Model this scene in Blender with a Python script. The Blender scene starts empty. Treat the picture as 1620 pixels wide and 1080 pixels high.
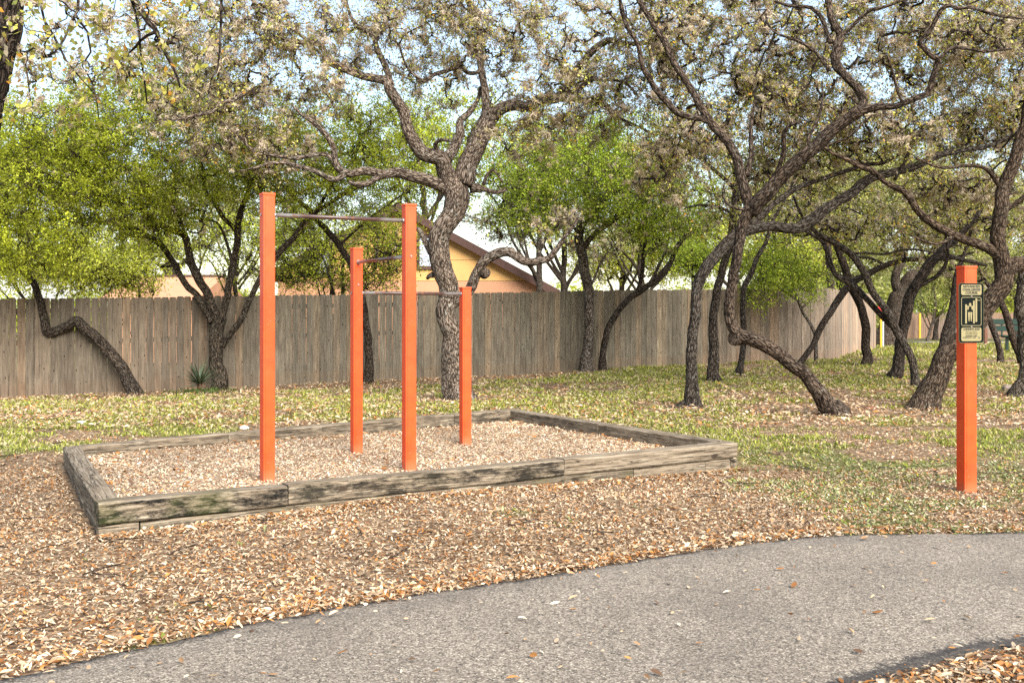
import bpy, bmesh, math, random
import numpy as np
from mathutils import Vector, Matrix, Quaternion
R = math.radians
rng = np.random.default_rng(7)
random.seed(7)
sc = bpy.context.scene
C = sc.collection

# ------------------------------------------------------------------ camera
FPX, CX, HZ, EYE = 1600.0, 810.0, 492.0, 1.4          # lens in photo pixels, centre column, horizon row, eye height
cam = bpy.data.cameras.new('camera')
cam_o = bpy.data.objects.new('camera', cam); C.objects.link(cam_o)
cam.sensor_width = 36.0; cam.lens = 36.0 * FPX / 1620.0
cam.shift_y = -(540.0 - HZ) / 1620.0
cam_o.location = (0, 0, EYE); cam_o.rotation_euler = (R(90), 0, 0)
cam.clip_start = 0.05; cam.clip_end = 3000
sc.camera = cam_o

# ------------------------------------------------------------------ sky and sun
SUN_EL, SUN_AZ = R(37), R(152)       # azimuth clockwise from +Y: behind the camera, to the right
w = bpy.data.worlds.new('World'); sc.world = w; w.use_nodes = True
nt = w.node_tree; nt.nodes.clear()
wo = nt.nodes.new('ShaderNodeOutputWorld'); bg = nt.nodes.new('ShaderNodeBackground')
sky = nt.nodes.new('ShaderNodeTexSky'); sky.sky_type = 'NISHITA'; sky.sun_disc = False
sky.sun_elevation = SUN_EL; sky.sun_rotation = SUN_AZ; sky.air_density = 1.3; sky.dust_density = 1.2
tcw = nt.nodes.new('ShaderNodeTexCoord'); mpw = nt.nodes.new('ShaderNodeMapping')
mpw.inputs['Scale'].default_value = (1, 1, 2.2)
nzw = nt.nodes.new('ShaderNodeTexNoise'); nzw.inputs['Scale'].default_value = 2.3
nzw.inputs['Detail'].default_value = 7; nzw.inputs['Roughness'].default_value = .6
mrw = nt.nodes.new('ShaderNodeMapRange'); mrw.inputs[1].default_value = .32; mrw.inputs[2].default_value = .68
mrw.inputs[3].default_value = .1; mrw.inputs[4].default_value = .8
mxw = nt.nodes.new('ShaderNodeMix'); mxw.data_type = 'RGBA'
mxw.inputs[7].default_value = (2.3, 2.75, 3.5, 1)
L = nt.links.new
L(tcw.outputs['Generated'], mpw.inputs[0]); L(mpw.outputs[0], nzw.inputs['Vector']); L(nzw.outputs[0], mrw.inputs[0])
L(mrw.outputs[0], mxw.inputs[0]); L(sky.outputs[0], mxw.inputs[6]); L(mxw.outputs[2], bg.inputs[0]); L(bg.outputs[0], wo.inputs[0])
bg.inputs[1].default_value = 0.13
sun = bpy.data.lights.new('sun', 'SUN'); sun.energy = 3.9; sun.angle = R(45); sun.color = (1, .965, .91)
sun_o = bpy.data.objects.new('sun', sun); C.objects.link(sun_o)
sd = Vector((math.sin(SUN_AZ) * math.cos(SUN_EL), math.cos(SUN_AZ) * math.cos(SUN_EL), math.sin(SUN_EL)))
sun_o.rotation_euler = sd.to_track_quat('Z', 'Y').to_euler(); sun_o.location = sd * 40
vs = sc.view_settings; vs.view_transform = 'Standard'; vs.look = 'None'; vs.gamma = 1; vs.exposure = 1.56
vs.use_curve_mapping = False
sc.cycles.max_bounces = 6; sc.cycles.diffuse_bounces = 5; sc.cycles.use_denoising = False
sc.cycles.denoising_prefilter = 'ACCURATE'; sc.cycles.caustics_reflective = False; sc.cycles.caustics_refractive = False

# ------------------------------------------------------------------ small numeric helpers
def _h(ix, iy, iz, s):
    n = (ix * 374761393 + iy * 668265263 + iz * 2147483647 + s * 144665) & 0xffffffff
    n = ((n ^ (n >> 13)) * 1274126177) & 0xffffffff
    n = ((n ^ (n >> 16)) * 2246822519) & 0xffffffff
    return ((n ^ (n >> 15)) & 0xffffff) / float(0xffffff)
def vnoise(p, s=0):
    p = np.asarray(p, float); i = np.floor(p).astype(np.int64); f = p - i; f = f * f * (3 - 2 * f)
    r = 0
    for dx in (0, 1):
        for dy in (0, 1):
            for dz in (0, 1):
                wgt = (f[..., 0] if dx else 1 - f[..., 0]) * (f[..., 1] if dy else 1 - f[..., 1]) * (f[..., 2] if dz else 1 - f[..., 2])
                r = r + wgt * _h(i[..., 0] + dx, i[..., 1] + dy, i[..., 2] + dz, s)
    return r
def fbm(p, s=0, o=3):
    r = 0; a = .5; t = 0; p = np.asarray(p, float)
    for k in range(o):
        r = r + a * vnoise(p * (2 ** k), s + k); t += a; a *= .5
    return r / t
def ss(a, b, x):
    t = np.clip((np.asarray(x, float) - a) / (b - a), 0, 1); return t * t * (3 - 2 * t)
def unit(v): return v / np.maximum(np.linalg.norm(v, axis=-1, keepdims=True), 1e-9)
def rand_unit(n): return unit(rng.normal(size=(n, 3)))

def gz(x, y):
    """height of the ground"""
    x = np.asarray(x, float); y = np.asarray(y, float)
    z = ss(11, 20, y) * .023 * np.clip(x, -14, 12)
    z = z - .0165 * np.clip(y - 24, 0, 70)
    z = z + .04 * np.exp(-((x + .7) ** 2 + (y - 7.25) ** 2) / 1.1)
    z = z - .055 * np.exp(-((x - 2.2) ** 2 + (y - 9.0) ** 2) / 1.6)
    p = np.stack([x * .45, y * .45, 0 * x], -1)
    return z + .05 * (fbm(p, 3, 2) - .5) * ss(5, 11, y)
def P(u, v, D): return np.array([(u - CX) / FPX * D, D, EYE - (v - HZ) / FPX * D])
def PZ(u, v, z):
    D = FPX * (EYE - z) / (v - HZ); return P(u, v, D)
def hit(u, v):
    D = 3.0
    while D < 200:
        p = P(u, v, D)
        if p[2] <= gz(p[0], p[1]): break
        D += .02
    return D

# ------------------------------------------------------------------ objects
def tag(o, label=None, cat=None, group=None, kind=None):
    if label: o['label'] = label
    if cat: o['category'] = cat
    if group: o['group'] = group
    if kind: o['kind'] = kind
    return o
def empty(name, loc=(0, 0, 0), label=None, cat=None, group=None):
    o = bpy.data.objects.new(name, None); C.objects.link(o); o.location = loc; o.empty_display_size = .1
    return tag(o, label, cat, group)
def link(name, me, mat, parent=None, kind=None, world=True):
    o = bpy.data.objects.new(name, me); C.objects.link(o)
    if mat and not me.materials: me.materials.append(mat)
    if parent is not None:
        o.parent = parent
        if world: o.matrix_parent_inverse = Matrix.Translation(-Vector(parent.location)) if parent.parent is None else Matrix.Identity(4)
    if kind: o['kind'] = kind
    return o
def mesh_np(name, V, F, col=None, vec=None, flt=None, smooth=False):
    """V (n,3), F: list of (m,k) index arrays"""
    me = bpy.data.meshes.new(name); V = np.asarray(V, np.float32)
    F = [f for f in (F if isinstance(F, list) else [F]) if len(f)]
    me.vertices.add(len(V)); me.vertices.foreach_set('co', V.ravel())
    idx = np.concatenate([f.ravel() for f in F]).astype(np.int32)
    cnt = np.concatenate([np.full(len(f), f.shape[1], np.int32) for f in F])
    st = np.concatenate([[0], np.cumsum(cnt)[:-1]]).astype(np.int32)
    me.loops.add(len(idx)); me.loops.foreach_set('vertex_index', idx)
    me.polygons.add(len(cnt)); me.polygons.foreach_set('loop_start', st)
    me.polygons.foreach_set('use_smooth', np.full(len(cnt), smooth, bool))
    me.update(calc_edges=True)
    if col is not None:
        a = me.attributes.new('tint', 'FLOAT_COLOR', 'POINT')
        c = np.ones((len(V), 4), np.float32); c[:, :3] = col; a.data.foreach_set('color', c.ravel())
    if vec is not None:
        a = me.attributes.new('grain', 'FLOAT_VECTOR', 'POINT'); a.data.foreach_set('vector', np.asarray(vec, np.float32).ravel())
    if flt is not None:
        for k, x in flt.items():
            a = me.attributes.new(k, 'FLOAT', 'POINT'); a.data.foreach_set('value', np.asarray(x, np.float32).ravel())
    return me
def bm_mesh(name, bm, smooth=False):
    me = bpy.data.meshes.new(name); bm.normal_update(); bm.to_mesh(me); bm.free()
    if smooth: me.shade_smooth()
    return me
def box_bm(sx, sy, sz, bevel=0, seg=1, c=(0, 0, 0)):
    bm = bmesh.new(); bmesh.ops.create_cube(bm, size=1)
    for v in bm.verts: v.co = Vector((v.co.x * sx + c[0], v.co.y * sy + c[1], v.co.z * sz + c[2]))
    if bevel: bmesh.ops.bevel(bm, geom=bm.edges[:], offset=bevel, segments=seg, affect='EDGES', profile=.6)
    return bm

# ------------------------------------------------------------------ materials
class NT:
    def __init__(s, name):
        s.m = bpy.data.materials.new(name); s.m.use_nodes = True; s.t = s.m.node_tree; s.t.nodes.clear()
        s.out = s.n('ShaderNodeOutputMaterial')
    def n(s, typ, **kw):
        nd = s.t.nodes.new(typ)
        for k, v in kw.items(): setattr(nd, k, v)
        return nd
    def l(s, a, b): s.t.links.new(a, b)
    def val(s, sock, v):
        if isinstance(v, bpy.types.NodeSocket): s.l(v, sock)
        elif v is not None: sock.default_value = v
    def attr(s, name, out=0):
        a = s.n('ShaderNodeAttribute'); a.attribute_name = name; return a.outputs[out]
    def oi(s, out): return s.n('ShaderNodeObjectInfo').outputs[out]
    def tc(s, out='Object'): return s.n('ShaderNodeTexCoord').outputs[out]
    def map(s, v, scale=(1, 1, 1), loc=(0, 0, 0)):
        m = s.n('ShaderNodeMapping'); s.l(v, m.inputs[0]); s.val(m.inputs['Scale'], scale); s.val(m.inputs['Location'], loc); return m.outputs[0]
    def vadd(s, a, b):
        m = s.n('ShaderNodeVectorMath'); s.val(m.inputs[0], a); s.val(m.inputs[1], b); return m.outputs[0]
    def noise(s, v, scale, det=4, rough=.55, dist=0, out=0):
        n = s.n('ShaderNodeTexNoise'); s.l(v, n.inputs['Vector']); n.inputs['Scale'].default_value = scale
        n.inputs['Detail'].default_value = det; n.inputs['Roughness'].default_value = rough; n.inputs['Distortion'].default_value = dist
        return n.outputs[out]
    def vor(s, v, scale, feat='F1', out=0, rand=1):
        n = s.n('ShaderNodeTexVoronoi'); n.feature = feat; s.l(v, n.inputs['Vector']); n.inputs['Scale'].default_value = scale
        n.inputs['Randomness'].default_value = rand; return n.outputs[out]
    def ramp(s, f, stops, interp='LINEAR'):
        r = s.n('ShaderNodeValToRGB'); s.l(f, r.inputs[0]); e = r.color_ramp.elements; r.color_ramp.interpolation = interp
        while len(e) < len(stops): e.new(.5)
        for k, (p, c) in enumerate(stops):
            e[k].position = p; e[k].color = (c, c, c, 1) if isinstance(c, (int, float)) else (*c, 1)
        return r.outputs[0]
    def mix(s, f, a, b, mode='MIX'):
        m = s.n('ShaderNodeMix', data_type='RGBA', blend_type=mode); s.val(m.inputs[0], f)
        s.val(m.inputs[6], (*a, 1) if isinstance(a, tuple) else a); s.val(m.inputs[7], (*b, 1) if isinstance(b, tuple) else b); return m.outputs[2]
    def math(s, op, a, b=None, c=None, clamp=False):
        m = s.n('ShaderNodeMath', operation=op, use_clamp=clamp); s.val(m.inputs[0], a); s.val(m.inputs[1], b)
        if c is not None: s.val(m.inputs[2], c)
        return m.outputs[0]
    def sep(s, v, k): m = s.n('ShaderNodeSeparateXYZ'); s.l(v, m.inputs[0]); return m.outputs[k]
    def bump(s, h, st=.5, dist=.01, nrm=None):
        b = s.n('ShaderNodeBump'); s.l(h, b.inputs['Height']); b.inputs['Strength'].default_value = st; b.inputs['Distance'].default_value = dist
        if nrm is not None: s.l(nrm, b.inputs['Normal'])
        return b.outputs[0]
    def done(s, col, rough=.8, bump=None, spec=.3, metal=0, trans=None):
        k = 1 if trans and trans >= .4 else .77       # light balance in colour: all but crown foliage and moss darkened against raised exposure
        if k < 1: col = tuple(c * k for c in col) if isinstance(col, tuple) else s.mix(1, col, (k, k, k), 'MULTIPLY')
        p = s.n('ShaderNodeBsdfPrincipled'); s.val(p.inputs['Base Color'], (*col, 1) if isinstance(col, tuple) else col)
        s.val(p.inputs['Roughness'], rough); s.val(p.inputs['Specular IOR Level'], spec); s.val(p.inputs['Metallic'], metal)
        if bump is not None: s.l(bump, p.inputs['Normal'])
        o = p.outputs[0]
        if trans:
            t = s.n('ShaderNodeBsdfTranslucent'); s.val(t.inputs[0], col if not isinstance(col, tuple) else (*col, 1))
            m = s.n('ShaderNodeMixShader'); m.inputs[0].default_value = trans; s.l(o, m.inputs[1]); s.l(t.outputs[0], m.inputs[2]); o = m.outputs[0]
        s.l(o, s.out.inputs[0]); return s.m

def m_bark():
    s = NT('bark'); g = s.attr('grain', 1)
    wv = s.vadd(g, s.map(s.noise(g, 9, 3, out=1), (.05, .05, .05)))
    a = s.map(wv, (1, 1, .22))
    e = s.vor(a, 44, 'DISTANCE_TO_EDGE'); e2 = s.vor(a, 95, 'DISTANCE_TO_EDGE')
    pl = s.ramp(e, [(0, 0), (.10, .55), (.3, 1)]); n = s.noise(a, 60, 5, .7)
    h = s.math('ADD', s.math('MULTIPLY', pl, .7), s.math('MULTIPLY', s.math('ADD', n, s.math('MULTIPLY', s.ramp(e2, [(0, 0), (.2, 1)]), .35)), .5))
    base = s.ramp(h, [(.32, (.005, .0035, .0025)), (.54, (.028, .020, .014)), (.80, (.105, .081, .061)), (1, (.24, .20, .165))])
    big = s.noise(g, 3.0, 3)
    base = s.mix(s.ramp(big, [(.4, 0), (.65, .7)]), base, s.mix(1, base, (1.5, 1.45, 1.4), 'MULTIPLY'))
    lich = s.ramp(s.noise(s.map(g, (1, 1, .7)), 24, 4, .7), [(.57, 0), (.62, 1)])
    lich = s.math('MULTIPLY', lich, s.ramp(s.noise(g, 2.2, 2), [(.42, 0), (.6, .85)]))
    col = s.mix(lich, base, (.36, .36, .32))
    col = s.mix(1, col, s.oi('Color'), 'MULTIPLY')
    return s.done(col, .92, s.bump(h, 1, .018), .15)
def m_twig():
    s = NT('twig_bark'); c = s.tc(); n = s.noise(c, 14, 3)
    col = s.ramp(n, [(.38, (.016, .011, .008)), (.60, (.055, .040, .030)), (.76, (.20, .17, .14))])
    return s.done(s.mix(1, col, s.oi('Color'), 'MULTIPLY'), .9, None, .1)
def m_leaf(name, trans=.45, rough=.5, spec=.25):
    s = NT(name); return s.done(s.attr('tint'), rough, None, spec, trans=trans)
def m_fence():
    s = NT('weathered_picket'); c = s.tc(); r = s.oi('Random')
    cc = s.vadd(s.map(c, (1, 1, 1)), s.n('ShaderNodeCombineXYZ').outputs[0])
    cmb = s.n('ShaderNodeCombineXYZ'); s.l(s.math('MULTIPLY', r, 37), cmb.inputs[0]); s.l(s.math('MULTIPLY', r, 91), cmb.inputs[2])
    cc = s.vadd(c, cmb.outputs[0])
    g = s.noise(s.map(cc, (1, 1, .045)), 60, 5, .65); g2 = s.noise(s.map(cc, (1, 1, .16)), 14, 4, .6)
    col = s.ramp(g, [(.3, (.11, .094, .075)), (.5, (.195, .172, .142)), (.72, (.285, .257, .22))])
    col = s.mix(s.ramp(g2, [(.42, 0), (.66, .6)]), col, (.095, .080, .068))
    col = s.mix(s.ramp(g2, [(.28, .4), (.38, 0)]), col, (.20, .135, .085))
    kn = s.vor(s.map(cc, (1, .2, .55)), 9, 'F1'); col = s.mix(s.ramp(kn, [(.06, .9), (.13, 0)]), col, (.02, .014, .010))
    zz = s.sep(c, 2); low = s.math('ADD', zz, s.math('MULTIPLY', g2, -.5))
    col = s.mix(s.ramp(low, [(0, .2), (.03, 0)]), col, (.22, .15, .10))
    tone = s.ramp(r, [(0, (.74, .72, .70)), (.35, (.92, .90, .88)), (.7, (1.08, 1.02, .97)), (.9, (1.18, 1.0, .86)), (1, (1.45, 1.3, 1.16))])
    col = s.mix(1, s.mix(1, col, tone, 'MULTIPLY'), s.oi('Color'), 'MULTIPLY')
    return s.done(col, .88, s.bump(g, .5, .004), .15)
def m_timber():
    s = NT('railway_timber'); c = s.tc(); oc = s.oi('Color'); r = s.oi('Random')
    cmb = s.n('ShaderNodeCombineXYZ'); s.l(s.math('MULTIPLY', r, 53), cmb.inputs[0]); s.l(s.math('MULTIPLY', r, 17), cmb.inputs[1])
    cc = s.vadd(c, cmb.outputs[0])
    g = s.noise(s.map(cc, (.05, 1, 1)), 55, 6, .65, .3); crack = s.noise(s.map(cc, (.035, 1, 1)), 26, 4, .6, .5)
    col = s.ramp(g, [(.3, (.09, .064, .040)), (.5, (.26, .20, .135)), (.7, (.42, .35, .255))])
    st = s.noise(s.map(cc, (.40, 1, 1.1)), 9, 8, .80); nz = s.sep(s.n('ShaderNodeNewGeometry').outputs['Normal'], 2)
    side = s.ramp(nz, [(.25, 1), (.75, .32)])
    amt = s.sep(oc, 0)                       # red of the object's colour: how mildewed this timber is
    f = s.math('MULTIPLY', s.math('MULTIPLY', s.ramp(st, [(.42, 0), (.56, 1)]), side), amt)
    col = s.mix(f, col, (.012, .011, .009))
    gr = s.math('MULTIPLY', s.sep(oc, 1), s.ramp(s.noise(cc, 3.0, 4), [(.48, 0), (.62, .75)]))
    col = s.mix(gr, col, (.10, .12, .02))
    cr = s.ramp(crack, [(.485, 0), (.497, 1), (.503, 1), (.515, 0)])
    col = s.mix(s.math('MULTIPLY', cr, .8), col, (.02, .015, .01))
    kn = s.vor(s.map(cc, (.5, 1, 1)), 5, 'F1'); col = s.mix(s.ramp(kn, [(.07, .85), (.14, 0)]), col, (.035, .022, .014))
    hgt = s.math('SUBTRACT', g, s.math('MULTIPLY', cr, .8))
    return s.done(col, .9, s.bump(hgt, .8, .008), .15)
def m_paint():
    s = NT('orange_paint'); c = s.tc(); n = s.noise(c, 7, 4, .6); n2 = s.noise(s.map(c, (1, 1, .25)), 22, 4, .6)
    col = s.mix(s.ramp(n, [(.35, 0), (.65, 1)]), (.76, .056, .003), (.82, .078, .006))
    col = s.mix(s.ramp(n2, [(.62, 0), (.72, .45)]), col, (.50, .048, .006))
    z = s.sep(c, 2)
    col = s.mix(s.ramp(s.math('ADD', z, s.math('MULTIPLY', n2, .08)), [(0.02, .75), (.14, 0)]), col, (.42, .15, .07))
    sp = s.noise(s.map(c, (1, 1, .35)), 3.2, 4, .6); col = s.mix(s.ramp(sp, [(.45, 0), (.7, .35)]), col, (.80, .17, .06)); sc_ = s.noise(s.map(c, (1, 1, 3)), 40, 3, .5); col = s.mix(s.ramp(sc_, [(.70, 0), (.72, .85)]), col, (.40, .26, .20))
    return s.done(col, s.ramp(n2, [(.3, .42), (.7, .6)]), s.bump(n2, .2, .002), .35)
def m_pipe():
    s = NT('worn_pipe'); c = s.tc(); x = s.sep(c, 0); a = s.math('ABSOLUTE', x)
    n = s.noise(s.map(c, (3, 6, 6)), 5, 4)
    f = s.ramp(s.math('ADD', a, s.math('MULTIPLY', n, .12)), [(.36, 0), (.50, 1)])
    col = s.mix(f, (.075, .038, .028), (.36, .34, .31))
    col = s.mix(s.ramp(s.noise(c, 30, 4), [(.58, 0), (.66, .8)]), col, (.22, .08, .03))
    return s.done(col, .38, None, .5, metal=s.math('MULTIPLY', f, .55))
def m_ground():
    s = NT('ground_soil'); c = s.tc(); g = s.attr('green', 2)
    vc = s.vor(s.map(c, (1, 1.4, 1)), 34, 'F1', 1); r = s.sep(vc, 0)
    n = s.noise(c, 11, 5, .65)
    col = s.ramp(r, [(0, (.045, .027, .015)), (.3, (.15, .095, .055)), (.55, (.29, .20, .115)), (.8, (.42, .31, .195)), (1, (.24, .10, .035))])
    col = s.mix(s.ramp(n, [(.35, .55), (.6, 0)]), col, (.13, .085, .055))
    gcol = s.ramp(s.noise(c, 26, 4, .7), [(.3, (.055, .065, .018)), (.55, (.14, .15, .035)), (.75, (.26, .22, .10))])
    f = s.math('MULTIPLY', g, s.ramp(s.noise(c, 17, 4, .7), [(.36, 0), (.55, 1)]), clamp=True)
    col = s.mix(f, col, gcol)
    return s.done(col, .95, s.bump(s.math('ADD', r, n), .6, .012), .1)
def m_mulch():
    s = NT('wood_chip_bed'); c = s.tc()
    vc = s.vor(s.map(c, (1, 1.6, 1)), 60, 'F1', 1); r = s.sep(vc, 0)
    col = s.ramp(r, [(0, (.09, .05, .028)), (.3, (.26, .17, .10)), (.6, (.44, .32, .21)), (1, (.58, .46, .33))])
    return s.done(col, .95, s.bump(r, .8, .01), .1)
def m_asphalt():
    s = NT('asphalt'); c = s.tc(); e = s.attr('edge', 2)
    v = s.vor(c, 150, 'F1', 1); r = s.sep(v, 0); r2 = s.sep(s.vor(c, 60, 'F1', 1), 1); n = s.noise(c, 1.6, 4); n3 = s.noise(c, 30, 4, .7)
    col = s.ramp(r, [(0, (.035, .029, .021)), (.22, (.13, .105, .076)), (.55, (.245, .203, .152)), (.85, (.38, .318, .245)), (1, (.64, .56, .43))])
    col = s.mix(.3, col, s.ramp(r2, [(0, (.055, .042, .033)), (1, (.34, .27, .21))]))
    col = s.mix(s.ramp(n, [(.32, .35), (.6, 0)]), col, (.10, .080, .064)); wr = s.noise(c, .55, 5, .65); col = s.mix(s.ramp(wr, [(.5, 0), (.8, .2)]), col, (.34, .285, .23))
    f = s.math('ADD', e, s.math('MULTIPLY', s.math('SUBTRACT', n3, .5), 1.6))
    col = s.mix(s.ramp(f, [(.45, 0), (.75, .82)]), col, (.022, .020, .020))
    return s.done(col, .9, s.bump(r, .7, .004), .2)
def m_flat(name, col, rough=.7, var=.25, scale=9, metal=0, spec=.3):
    s = NT(name); c = s.tc(); n = s.noise(c, scale, 5, .65)
    k = s.mix(s.ramp(n, [(.3, 0), (.7, 1)]), tuple(x * (1 - var) for x in col), tuple(min(1, x * (1 + var)) for x in col))
    return s.done(k, rough, s.bump(n, .2, .004), spec, metal)
def m_stucco(name, col):
    s = NT(name); c = s.tc(); n = s.noise(c, 1.3, 4); f = s.noise(c, 40, 3)
    k = s.mix(s.ramp(n, [(.3, 0), (.7, 1)]), tuple(x * .86 for x in col), tuple(min(1, x * 1.05) for x in col))
    return s.done(k, .9, s.bump(f, .3, .006), .1)
def m_roof():
    s = NT('roof_shingle'); c = s.tc(); b = s.n('ShaderNodeTexBrick'); s.l(c, b.inputs[0]); b.inputs['Scale'].default_value = 3.5
    b.inputs['Color1'].default_value = (.42, .27, .20, 1); b.inputs['Color2'].default_value = (.34, .21, .155, 1); b.inputs['Mortar'].default_value = (.2, .12, .09, 1)
    return s.done(b.outputs[0], .9, None, .1)
def m_cut():
    s = NT('cut_wood'); c = s.tc(); wv = s.n('ShaderNodeTexWave', wave_type='RINGS', rings_direction='Z'); s.l(c, wv.inputs[0])
    wv.inputs['Scale'].default_value = 22; wv.inputs['Distortion'].default_value = 5
    col = s.ramp(wv.outputs[0], [(0, (.14, .09, .06)), (.6, (.33, .24, .17)), (1, (.40, .31, .23))])
    return s.done(col, .85, None, .1)
def m_glass():
    s = NT('window_glass'); return s.done((.10, .13, .17), .06, None, .6)

M = dict(bark=m_bark(), twig=m_twig(), leaf=m_leaf('green_foliage', .58), oakleaf=m_leaf('oak_foliage', .5), moss=m_leaf('ball_moss_fibre', .42, .9, .05),
         litter=m_leaf('dry_leaves', .12, .7, .15), grassb=m_leaf('grass_blades', .3, .7, .1), fence=m_fence(), timber=m_timber(), paint=m_paint(), pipe=m_pipe(),
         ground=m_ground(), mulch=m_mulch(), asphalt=m_asphalt(), steel=m_flat('bolt_steel', (.45, .43, .41), .35, .2, 30, .8, .5),
         yellow=m_stucco('yellow_stucco', (.70, .40, .15)), peach=m_stucco('peach_stucco', (.56, .29, .165)), brown=m_flat('brown_trim', (.075, .035, .025), .7),
         roof=m_roof(), glass=m_glass(), blind=m_flat('window_blind', (.62, .66, .74), .6, .08), cut=m_cut(),
         cream=m_flat('sign_cream', (.27, .225, .105), .45, .06, 20), dark=m_flat('sign_black', (.006, .009, .007), .6, .3, 12, 0, .05), ink=m_flat('sign_ink', (.02, .02, .018), .5),
         green=m_flat('bench_green', (.006, .028, .018), .4), white=m_flat('white_paint', (.75, .75, .72), .6, .08), ypaint=m_flat('yellow_paint', (.80, .42, .03), .5, .1),
         red=m_flat('red_paint', (.72, .03, .02), .5, .1), post=m_flat('brown_post', (.16, .07, .04), .8), rock=m_flat('rock', (.24, .19, .15), .9, .4, 14),
         plastic=m_flat('black_edging', (.012, .012, .013), .5), conc=m_flat('pale_concrete', (.55, .52, .47), .9, .1, 3), yucca=m_leaf('yucca_leaf', .1, .5, .3))
# ------------------------------------------------------------------ plan of the site (metres; camera stands at 0,0 looking along +Y)
PT = np.array([(-12, -4.5), (-6, .55), (-3.2, 2.75), (-1.95, 3.85), (-1.16, 4.54), (-.525, 4.94), (.3, 5.42), (.99, 5.85), (1.93, 6.29), (3.23, 6.38), (5.0, 6.3), (8, 5.8), (14, 4)])
PB = np.array([(-9, -7), (-4.3, -1.4), (-1.8, .8), (-.45, 2.1), (.2, 2.75), (.75, 3.3), (1.12, 3.66), (1.5, 3.9), (2.02, 4.18), (2.9, 4.35), (4.5, 4.25), (7, 3.7), (12, 2)])
def inpoly(x, y, poly):
    r = np.zeros(np.shape(x), bool); n = len(poly)
    for i in range(n):
        x1, y1 = poly[i]; x2, y2 = poly[(i + 1) % n]
        c = (y1 > y) != (y2 > y)
        r ^= c & (x < (x2 - x1) * (y - y1) / (y2 - y1 + 1e-12) + x1)
    return r
def segdist(x, y, poly, closed=False):
    d = np.full(np.shape(x), 1e9); n = len(poly)
    for i in range(n if closed else n - 1):
        a = np.array(poly[i]); b = np.array(poly[(i + 1) % n]); ab = b - a
        t = np.clip(((x - a[0]) * ab[0] + (y - a[1]) * ab[1]) / (ab @ ab), 0, 1)
        d = np.minimum(d, np.hypot(x - a[0] - t * ab[0], y - a[1] - t * ab[1]))
    return d
PATH = list(map(tuple, PT)) + list(map(tuple, PB[::-1]))
TOP = .20
FL, FR, BR, BL = [PZ(u, v, TOP)[:2] for u, v in ((156.5, 796.5), (1167, 699), (812, 645), (100, 704))]
LM = PZ(129, 759.5, TOP)[:2]
BOX = [tuple(FL), tuple(FR), tuple(BR), tuple(BL), tuple(LM)]
FEN = [(-13.5, 16.8), (8.05, 25.75)]       # main fence run
FEN2 = [(8.05, 25.75), (12.3, 34.2)]       # it turns away to the far corner

def green(x, y):
    """how much grass grows here, 0..1"""
    n = .5 * fbm(np.stack([x * .8, y * .8, 0 * x], -1), 11, 3) + .5 * fbm(np.stack([x * 2.6, y * 2.6, 0 * x], -1), 17, 3); n2 = fbm(np.stack([x * .28, y * .28, 0 * x], -1), 31, 2)
    a = .10 + 0 * x
    a = np.maximum(a, .48 * ss(11.6, 13.2, y - .28 * x * (x < 0)))
    a = np.maximum(a, .42 * ss(-3.9, -4.6, x) * ss(7.6, 9.2, y))
    a = np.maximum(a, .42 * ss(1.3, 2.6, x + (y - 6) * .12) * ss(3, 6, y))
    a = np.maximum(a, .56 * ss(22, 28, y))
    df = segdist(x, y, FEN)
    a = np.where((x < 2), np.minimum(a, .08 + .55 * ss(1.0, 2.6, df)), a)
    a = np.where((x > 3.2) & (y > 11.5) & (y < 17), a * .72, a)
    a = a + .25 * (n2 - .5)
    return ss(.59, .46, n + (.5 - a) * .50)
def in_view(x, y, pad=.7): return (np.abs(x) < y * .52 + pad) & (y > .5)
def scatter(y0, y1, dens, pad=.7):
    """points spread evenly over the ground in front of the camera, dens per square metre"""
    w0, w1 = y0 * .52 + pad, y1 * .52 + pad
    n = int(dens * (w0 + w1) * (y1 - y0)); t = rng.random(n)
    y = y0 + (y1 - y0) * t; keep = rng.random(n) < (y * .52 + pad) / w1 * (w1 / max(w0, w1))
    y = y[keep]; x = (rng.random(len(y)) * 2 - 1) * (y * .52 + pad)
    return x, y

# ------------------------------------------------------------------ ground sheet
def build_ground():
    xs = np.concatenate([np.linspace(-420, -40, 12), np.linspace(-36, -15, 12), np.arange(-14, 20.01, .14), np.linspace(22, 60, 14), np.linspace(80, 420, 10)])
    ys = np.concatenate([np.linspace(-300, -12, 8), np.linspace(-8, 2, 10), np.arange(2.4, 36.01, .14), np.linspace(38, 90, 24), np.linspace(110, 700, 10)])
    X, Y = np.meshgrid(xs, ys); Z = gz(X, Y)
    dp = segdist(X, Y, PATH, True); ins = inpoly(X, Y, PATH)
    Z = Z - .045 * np.where(ins, ss(0, .15, dp), 0)
    Z = Z + .012 * (fbm(np.stack([X * 5, Y * 5, 0 * X], -1), 5, 2) - .5) * (Y < 40)
    inb = inpoly(X, Y, BOX); Z = Z - .03 * inb
    V = np.stack([X, Y, Z], -1).reshape(-1, 3); nx, ny = len(xs), len(ys)
    i = (np.arange(ny - 1)[:, None] * nx + np.arange(nx - 1)[None]).ravel()
    F = np.stack([i, i + 1, i + nx + 1, i + nx], -1)
    me = mesh_np('ground', V, F, flt={'green': green(X, Y).ravel()}, smooth=True)
    link('ground', me, M['ground'], kind='structure')
def resample(Pp, n):
    Pp = np.asarray(Pp, float); k = len(Pp); t = np.linspace(0, k - 1, n)
    return catmull(Pp, t)
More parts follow.
